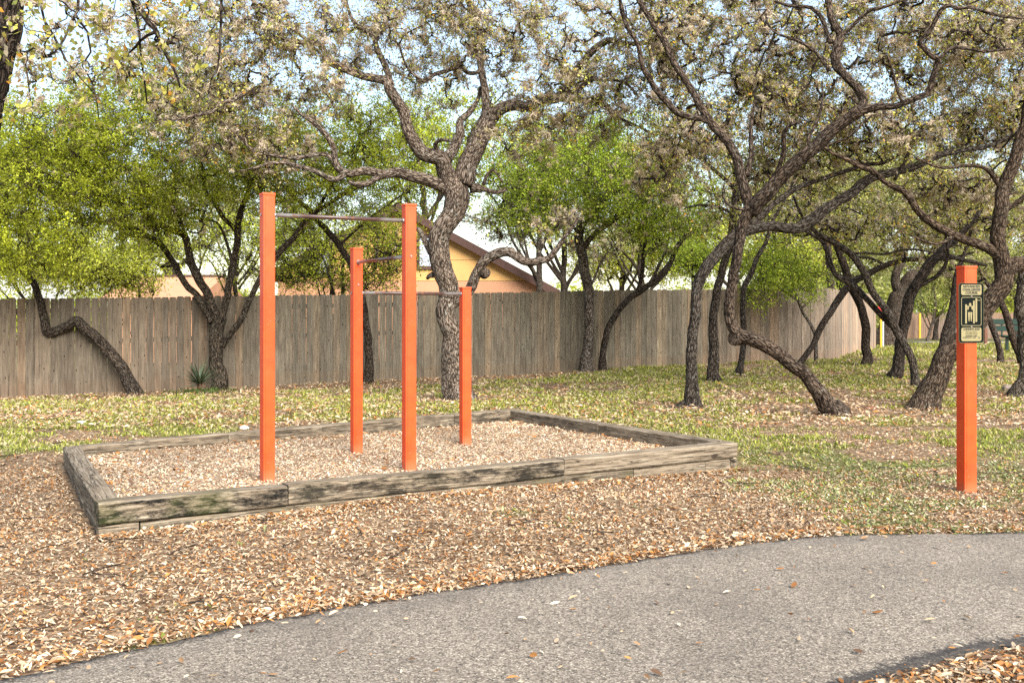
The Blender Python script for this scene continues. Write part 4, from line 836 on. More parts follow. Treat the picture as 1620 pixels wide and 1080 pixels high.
    back('lime green shrubby tree in front of the salmon roof beyond the fence', 215, 25, 2.6, .06, [(200, 430, 25, 60, 36, 1.2, 90), (120, 390, 26, 120, 50, 1.5, 150), (255, 400, 25.5, 70, 24, 1, 60)], 'lime', 42, .065, 9)
    back('tall mixed green tree filling the gap above the salmon roof', 300, 44, 8.5, .22, [(260, 330, 44, 130, 80, 3.5, 260), (370, 300, 44, 110, 100, 3, 200), (90, 300, 44, 150, 110, 3, 230)], 'olive', 43, .13, 10, 1.2, mscale=2.0)
    back('small twiggy green tree hiding the left window of the yellow house', 545, 25.5, 3.0, .09, [(480, 390, 25.5, 66, 50, 1.2, 240), (600, 390, 25.5, 66, 56, 1.2, 240), (550, 440, 25.5, 100, 26, 1, 150)], 'elm', 44, .06, 7, .3, stems=7, low=.12)
    back('slanting bare-limbed tree in front of the left corner of the yellow house', 530, 26.5, 2.4, .10, [(450, 430, 26.5, 50, 30, 1, 50), (500, 350, 26.5, 80, 40, 1, 60)], 'elm', 45, .06, 5, .5, stems=5, low=.15)
    back('tall green tree behind the yellow house roof', 640, 46, 10, .25, [(620, 250, 46, 150, 90, 3.5, 300), (760, 230, 46, 130, 100, 3.5, 240)], 'elm', 46, .12, 11, .5, mscale=2)
    back('grey mossy oak beyond the fence at the right eave of the yellow house', 900, 33, 5.0, .16, [(820, 345, 33, 90, 44, 2, 170), (940, 370, 33, 80, 60, 2, 120)], 'olive', 47, .08, 6, 3.5, mscale=1.6, stems=6)
    back('bushy green tree beyond the fence behind the upright lichen-spotted tree', 850, 31, 5.6, .14, [(850, 270, 31, 90, 70, 2, 220), (960, 260, 31, 90, 70, 2, 180)], 'green', 48, .08, 11, .5, mscale=1.5)
    back('loose green tree beyond the fence behind the thin curved stem', 1040, 34, 5.6, .14, [(1020, 320, 34, 90, 80, 2.2, 200), (1090, 380, 34, 70, 50, 2, 110)], 'green', 49, .085, 9, 1, mscale=1.6, stems=6)
    back('dark green bush-headed tree peeping over the fence left of the grove', 1095, 29, 2.6, .06, [(1098, 415, 29, 28, 26, .8, 70)], 'green', 50, .075, 12)
    back('olive oak beyond the fence behind the grove', 1180, 38, 7, .2, [(1150, 300, 38, 120, 90, 3, 140), (1240, 340, 38, 110, 70, 3, 110)], 'olive', 51, .10, 8, 3, mscale=1.8)
    back('round olive oak in the open beyond the far corner of the fence', 1500, 48, 7.5, .22, [(1500, 420, 48, 70, 55, 2.5, 200), (1540, 330, 48, 100, 70, 3, 180)], 'olive', 52, .12, 11, 1, mscale=2)
    back('deep green cedar-like tree before the far fence', 1480, 60, 5, .16, [(1478, 465, 60, 32, 34, 2, 140)], 'green', 53, .14, 12)
    back('yellowish oak far off above the far fence', 1600, 58, 8, .2, [(1610, 430, 58, 80, 55, 3, 200), (1650, 340, 58, 110, 90, 3, 180)], 'olive', 54, .14, 11, 1, mscale=2.2)
    back('yellowish oak standing behind the corner where the fence turns', 1350, 42, 8, .2, [(1330, 400, 42, 90, 60, 3, 260), (1370, 300, 42, 110, 80, 3, 220)], 'olive', 55, .11, 11, 1.5, mscale=1.9)
    back('pale twin-stemmed little tree before the far fence', 1468, 55, 3.6, .10, [(1475, 470, 55, 30, 18, 1.5, 40)], 'olive', 56, .12, 6, tone=(0.92, 0.86, 0.81), stems=5, low=.15)
    back('thin yellow-green tree beyond the fence left of the tallest orange post', 400, 27, 4.2, .09, [(385, 400, 27, 60, 60, 1.6, 110), (440, 360, 28, 60, 60, 1.6, 90)], 'elm', 57, .065, 8, .8, stems=6, low=.15)
    back('wide yellow-green tree behind the curved stem at the middle of the fence', 980, 40, 5.5, .16, [(960, 405, 40, 90, 45, 2.4, 170), (1060, 400, 40, 90, 50, 2.4, 170)], 'lime', 58, .10, 9, 1, mscale=1.8, stems=6)
    back('olive tree showing between the leaning oak and the sapling beyond the fence', 1260, 33, 5.5, .15, [(1240, 390, 33, 80, 60, 2.2, 170), (1150, 400, 33, 70, 50, 2, 90)], 'lime', 59, .09, 9, .8, mscale=1.6, stems=5)
def build_woodland():
    """far-off wood that closes the horizon"""
    rs = np.random.default_rng(99); n = 150; V = []; cols = []
    xs = rs.uniform(-75, 110, n); ys = 84 + rs.random(n) * 30 + .1 * np.abs(xs); hs = rs.uniform(2.8, 5.6, n); hs = hs * np.where(xs > 26, 1.7, .9)
    for x, y, h in zip(xs, ys, hs):
        m = 1500; z0 = float(gz(x, y)); d = rs.normal(size=(m, 3)); d /= np.linalg.norm(d, axis=1, keepdims=True); d *= rs.random((m, 1)) ** .4
        lump = .75 + .5 * fbm(d * 2.2 + x, 5, 2)[:, None]
        c = np.array([x, y, z0 + h * .55]) + d * lump * np.array([3.4, 3.0, h * .55]); c[:, 2] = np.maximum(c[:, 2], z0 + .1)
        a = rs.normal(size=(m, 3)); a /= np.linalg.norm(a, axis=1, keepdims=True); b = np.cross(a, rs.normal(size=(m, 3))); b /= np.linalg.norm(b, axis=1, keepdims=True)
        s = rs.uniform(.16, .34, (m, 1)); V.append(np.stack([c - a * s, c + b * s * .6, c + a * s], 1).reshape(-1, 3))
        pal = PAL['olive' if rs.random() < .6 else 'elm'][0]; cc = pal[rs.integers(0, 4, m)] * rs.uniform(.8, 1.15); cols.append(np.repeat(cc, 3, 0))
    V = np.concatenate(V); o = link('distant_woodland', mesh_np('distant_woodland', V, [np.arange(len(V)).reshape(-1, 3)], np.concatenate(cols)), M['leaf'], kind='stuff')
# ------------------------------------------------------------------ fence
def picket_mesh(h, wd=.1385, th=.018):
    e = .022; o = [(-wd / 2, 0), (wd / 2, 0), (wd / 2, h - e), (wd / 2 - e, h), (-wd / 2 + e, h), (-wd / 2, h - e)]
    bm = bmesh.new(); f = [bm.verts.new((x, -th / 2, z)) for x, z in o]; b = [bm.verts.new((x, th / 2, z)) for x, z in o]
    bm.faces.new(f); bm.faces.new(b[::-1])
    for i in range(6): j = (i + 1) % 6; bm.faces.new((f[j], f[i], b[i], b[j]))
    me = bm_mesh('picket', bm); me.materials.append(M['fence']); return me
def fence(A, B, label, seed, tone, pitch=.139, H=1.84, group=None):
    rd = random.Random(seed); A = np.array(A); B = np.array(B); d = B - A; L_ = np.hypot(*d); d /= L_; ang = math.atan2(d[1], d[0]); nrm = np.array([-d[1], d[0]])
    e = empty('wooden_fence', (A[0], A[1], float(gz(*A))), label, 'fence', group)
    ms = [picket_mesh(H + k, .134 + dw) for k, dw in ((.0, 0), (.006, 0), (-.006, .0008), (.010, -.009), (-.010, 0))]
    n = int(L_ / pitch); pitch = L_ / n
    x_ = lambda k: A[0] + d[0] * k * pitch < -4 and seed == 5
    for i in range(n):
        p = A + d * (i + .5) * pitch; z = float(.6 * gz(*p) + .2 * gz(*(p + d)) + .2 * gz(*(p - d)))
        o = link('picket', ms[rd.choice((0, 1, 2, 4, 0, 1, 2, 4, 0, 1, 2, 3) if x_(i) else (0, 1, 2, 4))], None, e); o.location = (p[0] + nrm[0] * rd.uniform(-.004, .004), p[1] + nrm[1] * rd.uniform(-.004, .004), z - .01 + rd.uniform(-.004, .004))
        o.rotation_euler = (0, rd.gauss(0, .003), ang + rd.gauss(0, .02))
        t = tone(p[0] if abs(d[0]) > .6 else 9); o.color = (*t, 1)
    bm = box_bm(1, .038, .088); rm = bm_mesh('rail', bm); rm.materials.append(M['fence'])
    ns = max(1, int(L_ / 2.4))
    for k in range(ns):
        a = A + d * L_ * k / ns; b = A + d * L_ * (k + 1) / ns; m = (a + b) / 2 + nrm * .032
        za, zb = float(gz(*a)), float(gz(*b)); ll = L_ / ns
        for hz_ in (.35, 1.0, 1.6):
            o = link('rail', rm, None, e); o.location = (m[0], m[1], (za + zb) / 2 + hz_); o.scale = (ll - .004, 1, 1); o.rotation_euler = (0, -math.atan2(zb - za, ll), ang); o.color = (.8, .7, .6, 1)
    pb = box_bm(.09, .09, 1.75, c=(0, 0, .8)); pm = bm_mesh('fence_post', pb); pm.materials.append(M['fence'])
    for k in range(ns + 1):
        a = A + d * L_ * k / ns + nrm * .099
        o = link('fence_post', pm, None, e); o.location = (a[0], a[1], float(gz(*a)) - .1); o.rotation_euler = (0, 0, ang); o.color = (.7, .6, .5, 1)
def build_fences():
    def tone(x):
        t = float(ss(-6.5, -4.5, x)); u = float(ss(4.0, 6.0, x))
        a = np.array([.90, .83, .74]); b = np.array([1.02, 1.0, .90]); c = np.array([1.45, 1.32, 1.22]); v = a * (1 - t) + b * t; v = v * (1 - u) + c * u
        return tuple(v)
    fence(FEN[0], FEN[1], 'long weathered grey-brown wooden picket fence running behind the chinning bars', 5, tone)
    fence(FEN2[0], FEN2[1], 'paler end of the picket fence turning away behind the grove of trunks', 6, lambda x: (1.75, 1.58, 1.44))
    # far fence: its boards are about a pixel wide, so one joined panel per bay
    e = empty('far_fence', (27, 70, float(gz(27, 70))), 'small distant wooden fence with a yellow post beyond the open lawn', 'fence')
    A = np.array([27., 70.]); B = np.array([62., 78.]); d = (B - A) / np.hypot(*(B - A)); L_ = np.hypot(*(B - A)); rd = random.Random(4)
    for k in range(15):
        bm = bmesh.new(); a = A + d * L_ * k / 15
        for i in range(16):
            h = 1.85 + rd.uniform(-.03, .03); m = Matrix.Translation((.075 + i * .153, rd.uniform(-.01, .01), h / 2)) @ Matrix.Diagonal((.14, .02, h, 1)); bmesh.ops.create_cube(bm, size=1, matrix=m)
        o = link('picket_panel', bm_mesh('picket_panel', bm), M['fence'], e, 'stuff'); o.location = (a[0], a[1], float(gz(*a)) - .05); o.rotation_euler = (0, 0, math.atan2(d[1], d[0])); o.color = (1.1, .95, .88, 1)
    o = link('yellow_post', bm_mesh('yellow_post', box_bm(.13, .13, 1.75, .01)), M['ypaint'], e); o.location = (28.1, 69.7, float(gz(28, 69.7)) + .85)

# ------------------------------------------------------------------ timber box
def timber(name, a, b, z0, z1, parent, stain, moss=0, wd=.145, sd=0, inset=0, origin=None):
    a = np.array(a, float); b = np.array(b, float); d = b - a; L_ = np.hypot(*d); rd = random.Random(sd)
    n = max(3, int(L_ / .12)); bm = bmesh.new(); h = z1 - z0; rings = []; c = .012
    prof = [(-wd / 2 + c, -h / 2), (wd / 2 - c, -h / 2), (wd / 2, -h / 2 + c), (wd / 2, h / 2 - c), (wd / 2 - c, h / 2), (-wd / 2 + c, h / 2), (-wd / 2, h / 2 - c), (-wd / 2, -h / 2 + c)]
    for i in range(n + 1):
        x = -L_ / 2 + L_ * i / n; e = .010 if i in (0, n) else 0
        bow = .010 * math.sin(i / n * 3.14 + sd)
        rings.append([bm.verts.new((x, y * (1 - e * 4) + bow * .5 + rd.gauss(0, .0016), z * (1 - e * 3) + (bow * .5 - .004 * rd.random() if z > 0 else 0))) for y, z in prof])
    for i in range(n):
        for k in range(8): kk = (k + 1) % 8; bm.faces.new((rings[i][k], rings[i][kk], rings[i + 1][kk], rings[i + 1][k]))
    bm.faces.new(rings[0][::-1]); bm.faces.new(rings[-1]); bmesh.ops.recalc_face_normals(bm, faces=bm.faces[:])
    o = link(name, bm_mesh(name, bm), M['timber'], parent); m = (a + b) / 2
    o.location = (m[0], m[1], (z0 + z1) / 2); o.rotation_euler = (rd.gauss(0, .008), 0, math.atan2(d[1], d[0])); o.color = (stain, moss, 0, 1); return o
def build_box():
    e = empty('timber_border', (FL[0], FL[1], 0), 'low border of weathered railway timbers around the wood-chip bed', 'timber border')
    def along(a, b, t): return np.array(a) + (np.array(b) - np.array(a)) * t
    def inward(a, b, w): d = np.array(b) - np.array(a); d = d / np.hypot(*d); return np.array([-d[1], d[0]]) * w
    h = .0725; g = .005
    def run(a, b, ts, z0, z1, stains, tag_='timber', mosses=None, ins=0, sd=0, s0=0, s1=0):
        n = inward(a, b, h + ins); d = (b - a) / np.hypot(*(b - a)); L_ = np.hypot(*(b - a))
        for k in range(len(ts) - 1):
            p = along(a, b, ts[k]) + n + d * (g if k else s0); q = along(a, b, ts[k + 1]) + n - d * (g if k < len(ts) - 2 else s1)
            timber(tag_, p, q, z0, z1, e, stains[k], (mosses or [0] * 9)[k], sd=sd + k)
    zu0, zu1, zl0, zl1 = .058, TOP, -.09, .055
    tj = lambda u, v, a, b: float(np.dot(PZ(u, v, TOP)[:2] - a, b - a) / np.dot(b - a, b - a))
    t1 = tj(474, 775, FL, FR); t2 = tj(929, 733, FL, FR)
    run(FL, FR, [0, t1, t2, 1], zu0, zu1, [1.0, .9, .22], mosses=[.28, .05, 0], sd=1)
    run(FL, FR, [0, .045, .78, .93, .985], zl0, zl1, [.8, .55, .35, .2], mosses=[.6, .2, 0, 0], ins=.012, sd=11)
    run(FL, FR, [.986, 1.0], zl0, zl1, [1.3], ins=.0, sd=15)
    run(FR, BR, [0, .50, 1], zu0, zu1, [.45, .5], sd=21, s0=.15)
    run(FR, BR, [0, .42, .9, 1], zl0, zl1, [.4, .5, .4], ins=.01, sd=25, s0=.15, mosses=[.5, .2, .2])
    t3 = tj(710, 654, BR, BL); t4 = tj(350, 683, BR, BL)
    run(BR, BL, [0, t3, t4, 1], zu0 + .005, zu1 - .002, [.75, .55, .45], sd=31, s0=.15)
    run(BR, BL, [0, .3, .8, 1], zl0, zl1 + .003, [.9, .9, .5], ins=.008, sd=35, s0=.15)
    run(BL, LM, [0, .3, 1], zu0, zu1 + .004, [.4, .45], sd=41, s0=.15)
    run(LM, FL, [0, .88], zu0, zu1 + .002, [.5], sd=45, s1=0)
    run(LM, FL, [.0, .88], zl0, zl1, [.6], ins=.012, sd=47); run(BL, LM, [0, .55, 1], zl0, zl1, [.5, .6], ins=.012, sd=51, s0=.15)

# ------------------------------------------------------------------ chinning bars and sign post
def post(name, x, y, z0, z1, wd, rz, parent, bolts=()):
    h = z1 - z0; o = link(name, bm_mesh(name, box_bm(wd, wd, h + .3, .004, 2, (0, 0, (h - .3) / 2))), M['paint'], parent)
    o.location = (x, y, z0); o.rotation_euler = (0, 0, rz); o.parent_type = 'OBJECT'
    sub = lambda nm, bm, mat: link(nm, bm_mesh(nm, bm), mat, o)
    c = sub('cap', box_bm(wd + .008, wd + .008, .020, .004, 2, (0, 0, h - .004)), M['paint'])
    s = sub('seam', box_bm(.003, .0025, h - .03, 0, 1, (-wd * .5 + .018, -wd / 2 - .0008, (h - .03) / 2)), M['paint'])
    c.matrix_parent_inverse = Matrix.Identity(4); s.matrix_parent_inverse = Matrix.Identity(4)
    for (side, hh, off) in bolts:
        bm = bmesh.new(); bmesh.ops.create_cone(bm, cap_ends=True, segments=12, radius1=.0105, radius2=.008, depth=.009)
        rot = Matrix.Rotation(R(90), 4, 'X') if side in 'fb' else Matrix.Rotation(R(90), 4, 'Y')
        d = wd / 2 + .004; loc = {'f': (off, -d, hh), 'l': (-d, off, hh), 'r': (d, off, hh), 'b': (off, d, hh)}[side]
        bm.transform(Matrix.Translation(loc) @ rot); b = sub('bolt', bm, M['steel']); b.matrix_parent_inverse = Matrix.Identity(4)
    return o
def build_bars():
    MZ = .062; pts = {}
    for k, u, vb, vt in (('A', 423, 760, 307), ('B', 647, 743, 324), ('C', 564, 715.5, 393), ('D', 736, 702.5, 455)):
        p = PZ(u, vb, MZ); pts[k] = (p[0], p[1], MZ, P(u, vt, p[1])[2])
    e = empty('chinning_bars', (pts['C'][0], pts['C'][1], MZ), 'orange chinning bars: four square posts of three heights joined by worn steel bars', 'chinning bars')
    rz = R(31)
    zAB = (P(423, 339, pts['A'][1])[2] + P(640, 350, pts['B'][1])[2]) / 2; zBC = P(573, 415, pts['C'][1])[2]; zCD = (P(572, 462, pts['C'][1])[2] + P(728, 466, pts['D'][1])[2]) / 2
    bolts = {'A': [('l', zAB - MZ, 0), ], 'B': [('f', zBC - MZ, 0), ('r', zAB - MZ, 0)], 'C': [('f', 1.68 - MZ - .03, 0), ('l', zCD - MZ, 0), ('b', zBC - MZ, 0)], 'D': [('r', zCD - MZ, 0)]}
    rr = {'A': R(31.5), 'B': R(27), 'C': R(29), 'D': R(25)}
    for k, (x, y, z0, z1) in pts.items(): post('post', x, y, z0, z1, .094 if k in 'AB' else .092, rr[k], e, bolts[k])
    def bar(a, b, z):
        a = np.array(pts[a][:2]); b = np.array(pts[b][:2]); d = b - a; L_ = np.hypot(*d) - .085; m = (a + b) / 2
        bm = bmesh.new(); bmesh.ops.create_cone(bm, cap_ends=True, segments=20, radius1=.0165, radius2=.0165, depth=L_); bm.transform(Matrix.Rotation(R(90), 4, 'Y'))
        for f in bm.faces: f.smooth = len(f.verts) == 4
        o = link('bar', bm_mesh('bar', bm), M['pipe'], e); o.location = (m[0], m[1], z); o.rotation_euler = (0, 0, math.atan2(d[1], d[0]))
        for s in (-1, 1):
            bm = bmesh.new(); bmesh.ops.create_cone(bm, cap_ends=True, segments=20, radius1=.021, radius2=.021, depth=.012); bm.transform(Matrix.Rotation(R(90), 4, 'Y'))
            w_ = link('collar', bm_mesh('collar', bm), M['steel'], o); w_.matrix_parent_inverse = Matrix.Identity(4); w_.location = (s * (L_ / 2 - .012), 0, 0)
    bar('A', 'B', zAB); bar('B', 'C', zBC); bar('C', 'D', zCD)
def rrect(w_, h, r, y, th, z=0, x=0, hole=None):
    """rounded plate in the XZ plane, front at y"""
    def ring(w2, h2, r2):
        o = []
        for cx, cz, a0 in ((w2 / 2 - r2, h2 / 2 - r2, 0), (-w2 / 2 + r2, h2 / 2 - r2, 90), (-w2 / 2 + r2, -h2 / 2 + r2, 180), (w2 / 2 - r2, -h2 / 2 + r2, 270)):
            for k in range(6): a = R(a0 + 18 * k); o.append((x + cx + r2 * math.cos(a), z + cz + r2 * math.sin(a)))
        return o
    bm = bmesh.new(); O = ring(w_, h, r)
    if hole:
        I = ring(w_ - 2 * hole, h - 2 * hole, max(r - hole, .001)); n = len(O)
        fo = [bm.verts.new((a, y, b)) for a, b in O]; fi = [bm.verts.new((a, y, b)) for a, b in I]; bo = [bm.verts.new((a, y + th, b)) for a, b in O]; bi = [bm.verts.new((a, y + th, b)) for a, b in I]
        for i in range(n):
            j = (i + 1) % n; bm.faces.new((fo[i], fi[i], fi[j], fo[j])); bm.faces.new((fo[i], fo[j], bo[j], bo[i])); bm.faces.new((fi[j], fi[i], bi[i], bi[j]))
    else:
        f = [bm.verts.new((a, y, b)) for a, b in O]; bk = [bm.verts.new((a, y + th, b)) for a, b in O]; n = len(O)
        bm.faces.new(f[::-1]); bm.faces.new(bk)
        for i in range(n): j = (i + 1) % n; bm.faces.new((f[i], f[j], bk[j], bk[i]))
    return bm
def text_mesh(name, s, size, x, z, y, mat, parent, bold=.0, squash=1.0):
    cu = bpy.data.curves.new(name, 'FONT'); cu.body = s; cu.size = size; cu.align_x = 'CENTER'; cu.align_y = 'CENTER'; cu.offset = bold; cu.extrude = .0003; cu.resolution_u = 3; cu.space_character = 1.06
    tmp = bpy.data.objects.new(name, cu); C.objects.link(tmp); bpy.context.view_layer.update()
    me = bpy.data.meshes.new_from_object(tmp.evaluated_get(bpy.context.evaluated_depsgraph_get())); bpy.data.objects.remove(tmp); bpy.data.curves.remove(cu)
    me.transform(Matrix.Translation((x, y, z)) @ Matrix.Rotation(R(90), 4, 'X') @ Matrix.Diagonal((squash, 1, 1, 1))); me.materials.clear(); me.materials.append(mat)
    o = bpy.data.objects.new(name, me); C.objects.link(o); o.parent = parent; return o
def build_sign():
    p = PZ(1529, 778, 0.0); z0 = float(gz(p[0], p[1])); zt = P(1529, 422, p[1])[2]
    e = empty('sign_post', (p[0], p[1], z0), 'orange post with a black and cream exercise sign at the right beside the path', 'sign post')
    rz = R(11.5); po = post('post', p[0], p[1], z0, zt, .104, rz, e)
    sc_ = po; y0 = -.104 / 2; zc = P(1535, 495, p[1])[2] - z0
    b = link('sign_board', bm_mesh('sign_board', rrect(.216, .460, .024, y0 - .006, .004)), M['dark'], e); b.location = (p[0], p[1], z0 + zc); b.rotation_euler = (0, 0, rz)
    b.location = (p[0], p[1], z0 + zc)
    def sub(nm, bm, mat): o = link(nm, bm_mesh(nm, bm), mat, b); o.matrix_parent_inverse = Matrix.Identity(4); return o
    y = y0 - .0072; yt = y - .0008
    sub('border', rrect(.2162, .4602, .024, y, .001, hole=.0012), M['cream'])
    sub('title_panel', rrect(.176, .080, .014, y, .001, z=.178), M['cream'])
    for k, t in enumerate(('ADVANCED', 'CHALLENGE', 'COURSE')): text_mesh('lettering', t, .0262, 0, .2035 - .0245 * k, yt, M['ink'], b, .0011, 1.0)
    sub('picture_frame', rrect(.174, .221, .015, y, .001, z=.012, hole=.0042), M['cream'])
    def bar_(nm, cx, z1, z2, w_): return sub(nm, rrect(w_, z2 - z1, .0012, y, .001, z=(z1 + z2) / 2, x=cx), M['cream'])
    bar_('pictogram_post', -.046, -.080, .066, .0145); bar_('pictogram_post', .022, -.079, .095, .0145); bar_('pictogram_post', .0425, -.068, .112, .0145)
    sub('pictogram_bar', rrect(.055, .005, .0012, y, .001, z=.052, x=-.012), M['cream']); sub('pictogram_bar', rrect(.030, .004, .0012, y, .001, z=.098, x=.064), M['cream'])
    def poly(nm, pts_, yy=y, mat='cream'):
        bm = bmesh.new(); f = [bm.verts.new((a, yy - .0003, c)) for a, c in pts_]; k = [bm.verts.new((a, yy + .001, c)) for a, c in pts_]; bm.faces.new(f); bm.faces.new(k[::-1])
        for i in range(len(f)): j = (i + 1) % len(f); bm.faces.new((f[j], f[i], k[i], k[j]))
        bmesh.ops.recalc_face_normals(bm, faces=bm.faces[:]); return sub(nm, bm, M[mat])
    head = [(-.011 + .0105 * math.cos(a * .5236), .066 + .012 * math.sin(a * .5236)) for a in range(12)]
    poly('pictogram_head', head)
    for s in (-1, 1):
        poly('pictogram_arm', [(-.011 + s * .020, .056), (-.011 + s * .011, .050), (-.011 + s * .012, .030), (-.011 + s * .018, .022), (-.011 + s * .023, .026), (-.011 + s * .026, .054)])
        poly('pictogram_leg', [(-.011 + s * .0008, .007), (-.011 + s * .019, .007), (-.011 + s * .016, -.03), (-.011 + s * .013, -.064), (-.011 + s * .006, -.064), (-.011 + s * .003, -.03)])
    sub('text_panel', rrect(.174, .104, .015, y, .001, z=-.164), M['cream'])
    text_mesh('lettering', 'CHINNING BARS', .0178, 0, -.124, yt, M['ink'], b, .0008, 1.0)
    for k, t in enumerate(('Pull up on bars until chin is', 'level or higher. Return to', 'starting position and repeat.')): text_mesh('lettering', t, .0088, 0, -.140 - .0105 * k, yt, M['ink'], b, 0)
    text_mesh('lettering', 'BEGINNER 3 TIMES', .0112, 0, -.176, yt, M['ink'], b, .0004); text_mesh('lettering', 'INTERMEDIATE 6 TIMES     PAR', .0104, 0, -.1885, yt, M['ink'], b, .0003)
    for z in (.1275, -.104):
        bm = bmesh.new(); bmesh.ops.create_cone(bm, cap_ends=True, segments=12, radius1=.0075, radius2=.005, depth=.006); bm.transform(Matrix.Translation((0, y - .002, z)) @ Matrix.Rotation(R(90), 4, 'X')); sub('screw', bm, M['steel'])

# ------------------------------------------------------------------ houses
def plate(pts_, y0, y1):
    """polygon (x,z) extruded from y0 to y1"""
    bm = bmesh.new(); f = [bm.verts.new((a, y0, c)) for a, c in pts_]; k = [bm.verts.new((a, y1, c)) for a, c in pts_]; bm.faces.new(f); bm.faces.new(k[::-1])
    for i in range(len(f)): j = (i + 1) % len(f); bm.faces.new((f[j], f[i], k[i], k[j]))
    bmesh.ops.recalc_face_normals(bm, faces=bm.faces[:]); return bm
def build_houses():
    D = 32.0; x = lambda u: (u - CX) / FPX * D; z = lambda v: EYE - (v - HZ) / FPX * D
    xl, xr = x(440), x(868); xa, za = x(630), z(334); ze = z(462); sl = (za - ze) / (xr - xa); zg = -.35; zl = za - sl * (xa - xl)
    e = empty('yellow_house', ((xl + xr) / 2, D, zg), 'yellow stucco house with a brown-edged gable beyond the fence', 'house')
    rows = [zg, 1.55, 2.36, 3.02, 3.68, 4.34, za]
    for a, b in zip(rows[:-1], rows[1:]):
        b2 = b - .012; L_ = lambda zz: xl if zz <= zl else xa - (za - zz) / sl; Rr = lambda zz: xr if zz <= ze else xa + (za - zz) / sl
        pts_ = [(L_(a), a), (Rr(a), a)]
        if a < ze < b2: pts_.append((xr, ze))
        pts_ += [(Rr(b2), b2), (L_(b2), b2)]
        if a < zl < b2: pts_.append((xl, zl))
        if abs(pts_[-1][0] - pts_[-2][0]) < .03 and len(pts_) == 4: pts_ = pts_[:3]
        link('wall_board', bm_mesh('wall_board', plate(pts_, D, D + .15)), M['peach' if b <= 2.4 else 'yellow'], e)
    link('wall', bm_mesh('wall', plate([(xl + .02, zg), (xr - .02, zg), (xr - .02, ze - .02), (xa, za - .05), (xl + .02, zl - .02)], D + .152, D + 9)), M['yellow'], e)
    for s, (x0, z0) in ((1, (xr, ze)), (-1, (xl, zl))):
        dx = s * .35; f = [(xa, za + .02), (x0 + dx, z0 - sl * .35 + .02), (x0 + dx, z0 - sl * .35 + .22), (xa, za + .22)]
        link('roof', bm_mesh('roof', plate(f if s > 0 else f[::-1], D - .28, D + 9.3)), M['roof'], e)
        f = [(xa, za - .03), (x0 + dx, z0 - sl * .35 - .03), (x0 + dx, z0 - sl * .35 + .24), (xa, za + .24)]
        link('fascia', bm_mesh('fascia', plate(f if s > 0 else f[::-1], D - .33, D - .283)), M['brown'], e)
    def window(u0, v0, u1, v1):
        a, b, c, d = x(u0), x(u1), z(v1), z(v0); t = .11
        bm = bmesh.new()
        for (p, q, r_, s_) in ((a - t, b + t, d, d + t), (a - t, b + t, c - t, c), (a - t, a, c, d), (b, b + t, c, d)):
            bmesh.ops.create_cube(bm, size=1, matrix=Matrix.Translation(((p + q) / 2, D - .03, (r_ + s_) / 2)) @ Matrix.Diagonal((q - p, .07, s_ - r_, 1)))
        w_ = link('window', bm_mesh('window', bm), M['brown'], e)
        link('pane', bm_mesh('pane', box_bm(b - a, .01, d - c, c=((a + b) / 2, D - .012, (c + d) / 2))), M['glass'], w_)
        bm = bmesh.new(); n = int((d - c) / .07)
        for k in range(n): bmesh.ops.create_cube(bm, size=1, matrix=Matrix.Translation(((a + b) / 2, D - .020, c + (d - c) * (k + .5) / n)) @ Matrix.Diagonal((b - a, .004, (d - c) / n * .8, 1)))
        link('blinds', bm_mesh('blinds', bm), M['blind'], w_)
    window(490, 390, 521, 432); window(664, 376, 692, 421)
    # left neighbour: only its low salmon roof shows over the fence
    D2 = 34.0; x2 = lambda u, d=D2: (u - CX) / FPX * d
    e2 = empty('low_house', (x2(270), D2, -.3), 'low salmon-roofed house half hidden by leaves beyond the left fence', 'house')
    a, b = x2(160), x2(316)
    link('wall', bm_mesh('wall', box_bm(b - a - .4, 5.4, 2.1, c=((a + b) / 2, D2 + 3, .7))), M['peach'], e2)
    link('roof', bm_mesh('roof', plate([(0, 0), (6.6, 0), (3.3, .9)], 0, b - a)), M['peach'], e2)
    r_ = [o for o in e2.children if o.name.startswith('roof')][0]; r_.rotation_euler = (0, 0, R(-90)); r_.rotation_euler = (0, 0, R(90)); r_.location = (b, D2 - .4, 1.76)
    link('ridge_cap', bm_mesh('ridge_cap', box_bm(b - a + .1, .22, .09, .01, 1, ((a + b) / 2, D2 - .4 + 3.3, 2.68))), M['brown'], e2)

